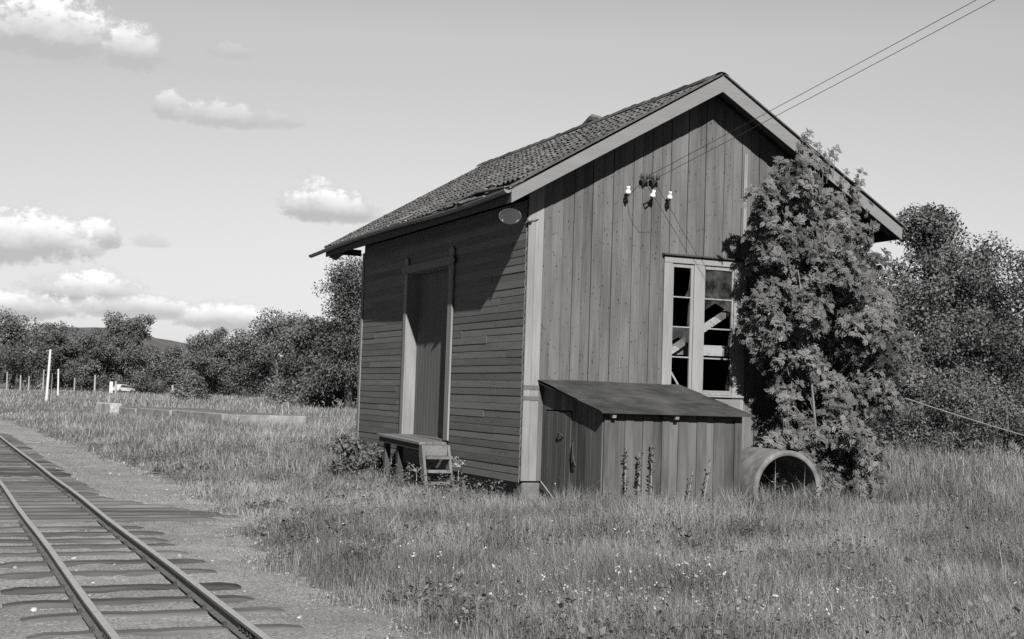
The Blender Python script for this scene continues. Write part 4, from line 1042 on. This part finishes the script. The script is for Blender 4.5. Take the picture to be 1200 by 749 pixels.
    # flower heads: white dots, thick in the clover patch at the front
    x, y, r = wedge(4200, 7.6, 34, .9); d = x - edge_x(y); q = fbm(x, y, .55, 111); ok = (d > .4) & ~footprint(x, y) & (rng.random(len(x)) < np.clip((q - .5) * 3, .02, .6)); x, y = x[ok], y[ok]
    nx_ = 160; cxx = rng.normal(-2.45, .8, nx_); cyy = rng.normal(-8.9, .8, nx_); x = np.concatenate([x, cxx]); y = np.concatenate([y, cyy]); n = len(x)
    P = np.stack([x, y, ground_z(x, y) + grass_height(x, y) * rng.uniform(.6, 1.1, n)], -1); m = 5
    Pm = np.repeat(P, m, 0) + rng.normal(0, .006, (n * m, 3)); dd = rand_dirs(n * m)
    V, F = inst(LEAF, LF, frames(dd, unit(rand_dirs(n * m) + np.array([0, -.5, 1]))), Pm, np.repeat(rng.uniform(.008, .024, n), m))
    tag(mesh_np('wildflowers', V, None, F, np.repeat(rng.random(n * m), 4), MAT['flower']), kind='stuff')
build_grass()

# ------------------------------------------------------------------ single plants one can point to
def stalk_plant(name, x, y, h, nleaf, leaf, label, cat, group, mat='weed', flowers=0, lean_=(0, 0)):
    root = empty(name, (x, y, float(ground_z(x, y)))); tag(root, label, cat, group)
    b = MB(); L_ = (lean_[0] * h, lean_[1] * h); b.tube([(0, 0, -.05), (L_[0] * .4, L_[1] * .4, h * .5), (L_[0], L_[1], h)], [.008, .006, .003], 5, .5); b.build('stem', MAT['hay'], root)
    n = nleaf; k = rng.uniform(.15, 1, n); P = np.stack([L_[0] * k, L_[1] * k, h * k], -1); d = rand_dirs(n); d[:, 2] = d[:, 2] * .3 + .15
    V, F = inst(LEAF * np.array([.8, 1, 1]), LF, frames(unit(d), unit(rand_dirs(n) * .4 + np.array([0, 0, 1]))), P, leaf * rng.uniform(.6, 1.2, n)); mesh_np('leaves', V, None, F, np.repeat(rng.normal(.35, .2, n), 4), MAT[mat], root)
    if flowers:
        b = MB()
        hd = [np.array([L_[0], L_[1], h]) + np.array([math.cos(a), math.sin(a), 0]) * rr + np.array([0, 0, zz]) for a, rr, zz in zip(rng.uniform(0, 6.3, 9), rng.uniform(.03, .2, 9), rng.uniform(-.12, .04, 9))]
        for q in hd: b.tube([(L_[0] * .85, L_[1] * .85, h * .8), tuple(q)], .003, 4, .5)
        b.build('flower_stalks', MAT['hay'], root)
        Q_ = np.concatenate([q + rng.normal(0, .022, (flowers, 3)) * np.array([1, 1, .35]) for q in hd]); m = len(Q_)
        V, F = inst(LEAF, LF, frames(rand_dirs(m), unit(rand_dirs(m) * .6 + np.array([0, -.4, 1]))), Q_, rng.uniform(.01, .022, m)); mesh_np('flower_heads', V, None, F, np.repeat(rng.random(m), 4), MAT['flower'], root)
    return root
gp = 'leafy dark weeds against the lean-to front'
for x, h, lb in ((.72, 1.02, 'dark leafy weed against the lean-to front, nearest its left corner'), (.93, .95, 'dark leafy weed against the lean-to front, middle of the three tall ones'), (1.12, 1.06, 'dark leafy weed against the lean-to front, right one of the three tall ones')):
    stalk_plant('tall_weed', x - .1, -2.12, h, 95, .062, lb, 'weed', gp)
for x, h, lb in ((1.52, .72, 'thin low weed before the middle of the lean-to front'), (1.78, .86, 'thin slanting weed before the right half of the lean-to front')):
    stalk_plant('low_weed', x, -2.2, h, 45, .05, lb, 'weed', gp, lean_=(.15, 0))
stalk_plant('white_flower', -.12, 2.15, .62, 14, .06, 'white flowering umbel plant beside the right side of the stair', 'flower', None, 'weed', 16)
stalk_plant('white_flower', -.62, 2.75, .45, 14, .06, 'low white flowering plant at the left foot of the stair', 'flower', None, 'weed', 8)
tree('bush', (-.5, 6.2, -.42), .72, 1.05, 'small leafy bush at the shed wall left of the landing', 'bush', MAT['shrub'], .075, 3000, 30, .0, 'round', seed=77, clump_r=.2)
b = MB(); b.tube([(.42, -.35, -.5), (.34, -.5, -.1), (.3, -.6, .0)], .012, 6, .5); b.tube([(.28, -.15, 0), (.36, -.8, -.4), (.4, -1.4, -.6)], .008, 5, .5)
tag(b.build('dry_stick', MAT['hay']), 'thin bent dry stick at the foundation stone by the shed corner', 'stick')
for x, y, h, lb in ((3.05, -2.28, .62, 'leafy weed at the left lip of the concrete ring'), (3.3, -1.75, .7, 'leafy weed growing inside the mouth of the concrete ring'), (3.62, -2.3, .5, 'short weed at the right lip of the concrete ring')):
    stalk_plant('tall_weed', x, y, h, 110, .07, lb, 'weed', 'weeds round the concrete ring')
for y, h, lb in ((4.75, .62, 'leafy weed under the outer half of the landing'), (3.9, .55, 'leafy weed in the dark below the middle of the landing'), (2.95, .5, 'leafy weed beside the stair foot')):
    stalk_plant('tall_weed', -.68, y, h, 90, .06, lb, 'weed', 'weeds round the landing')
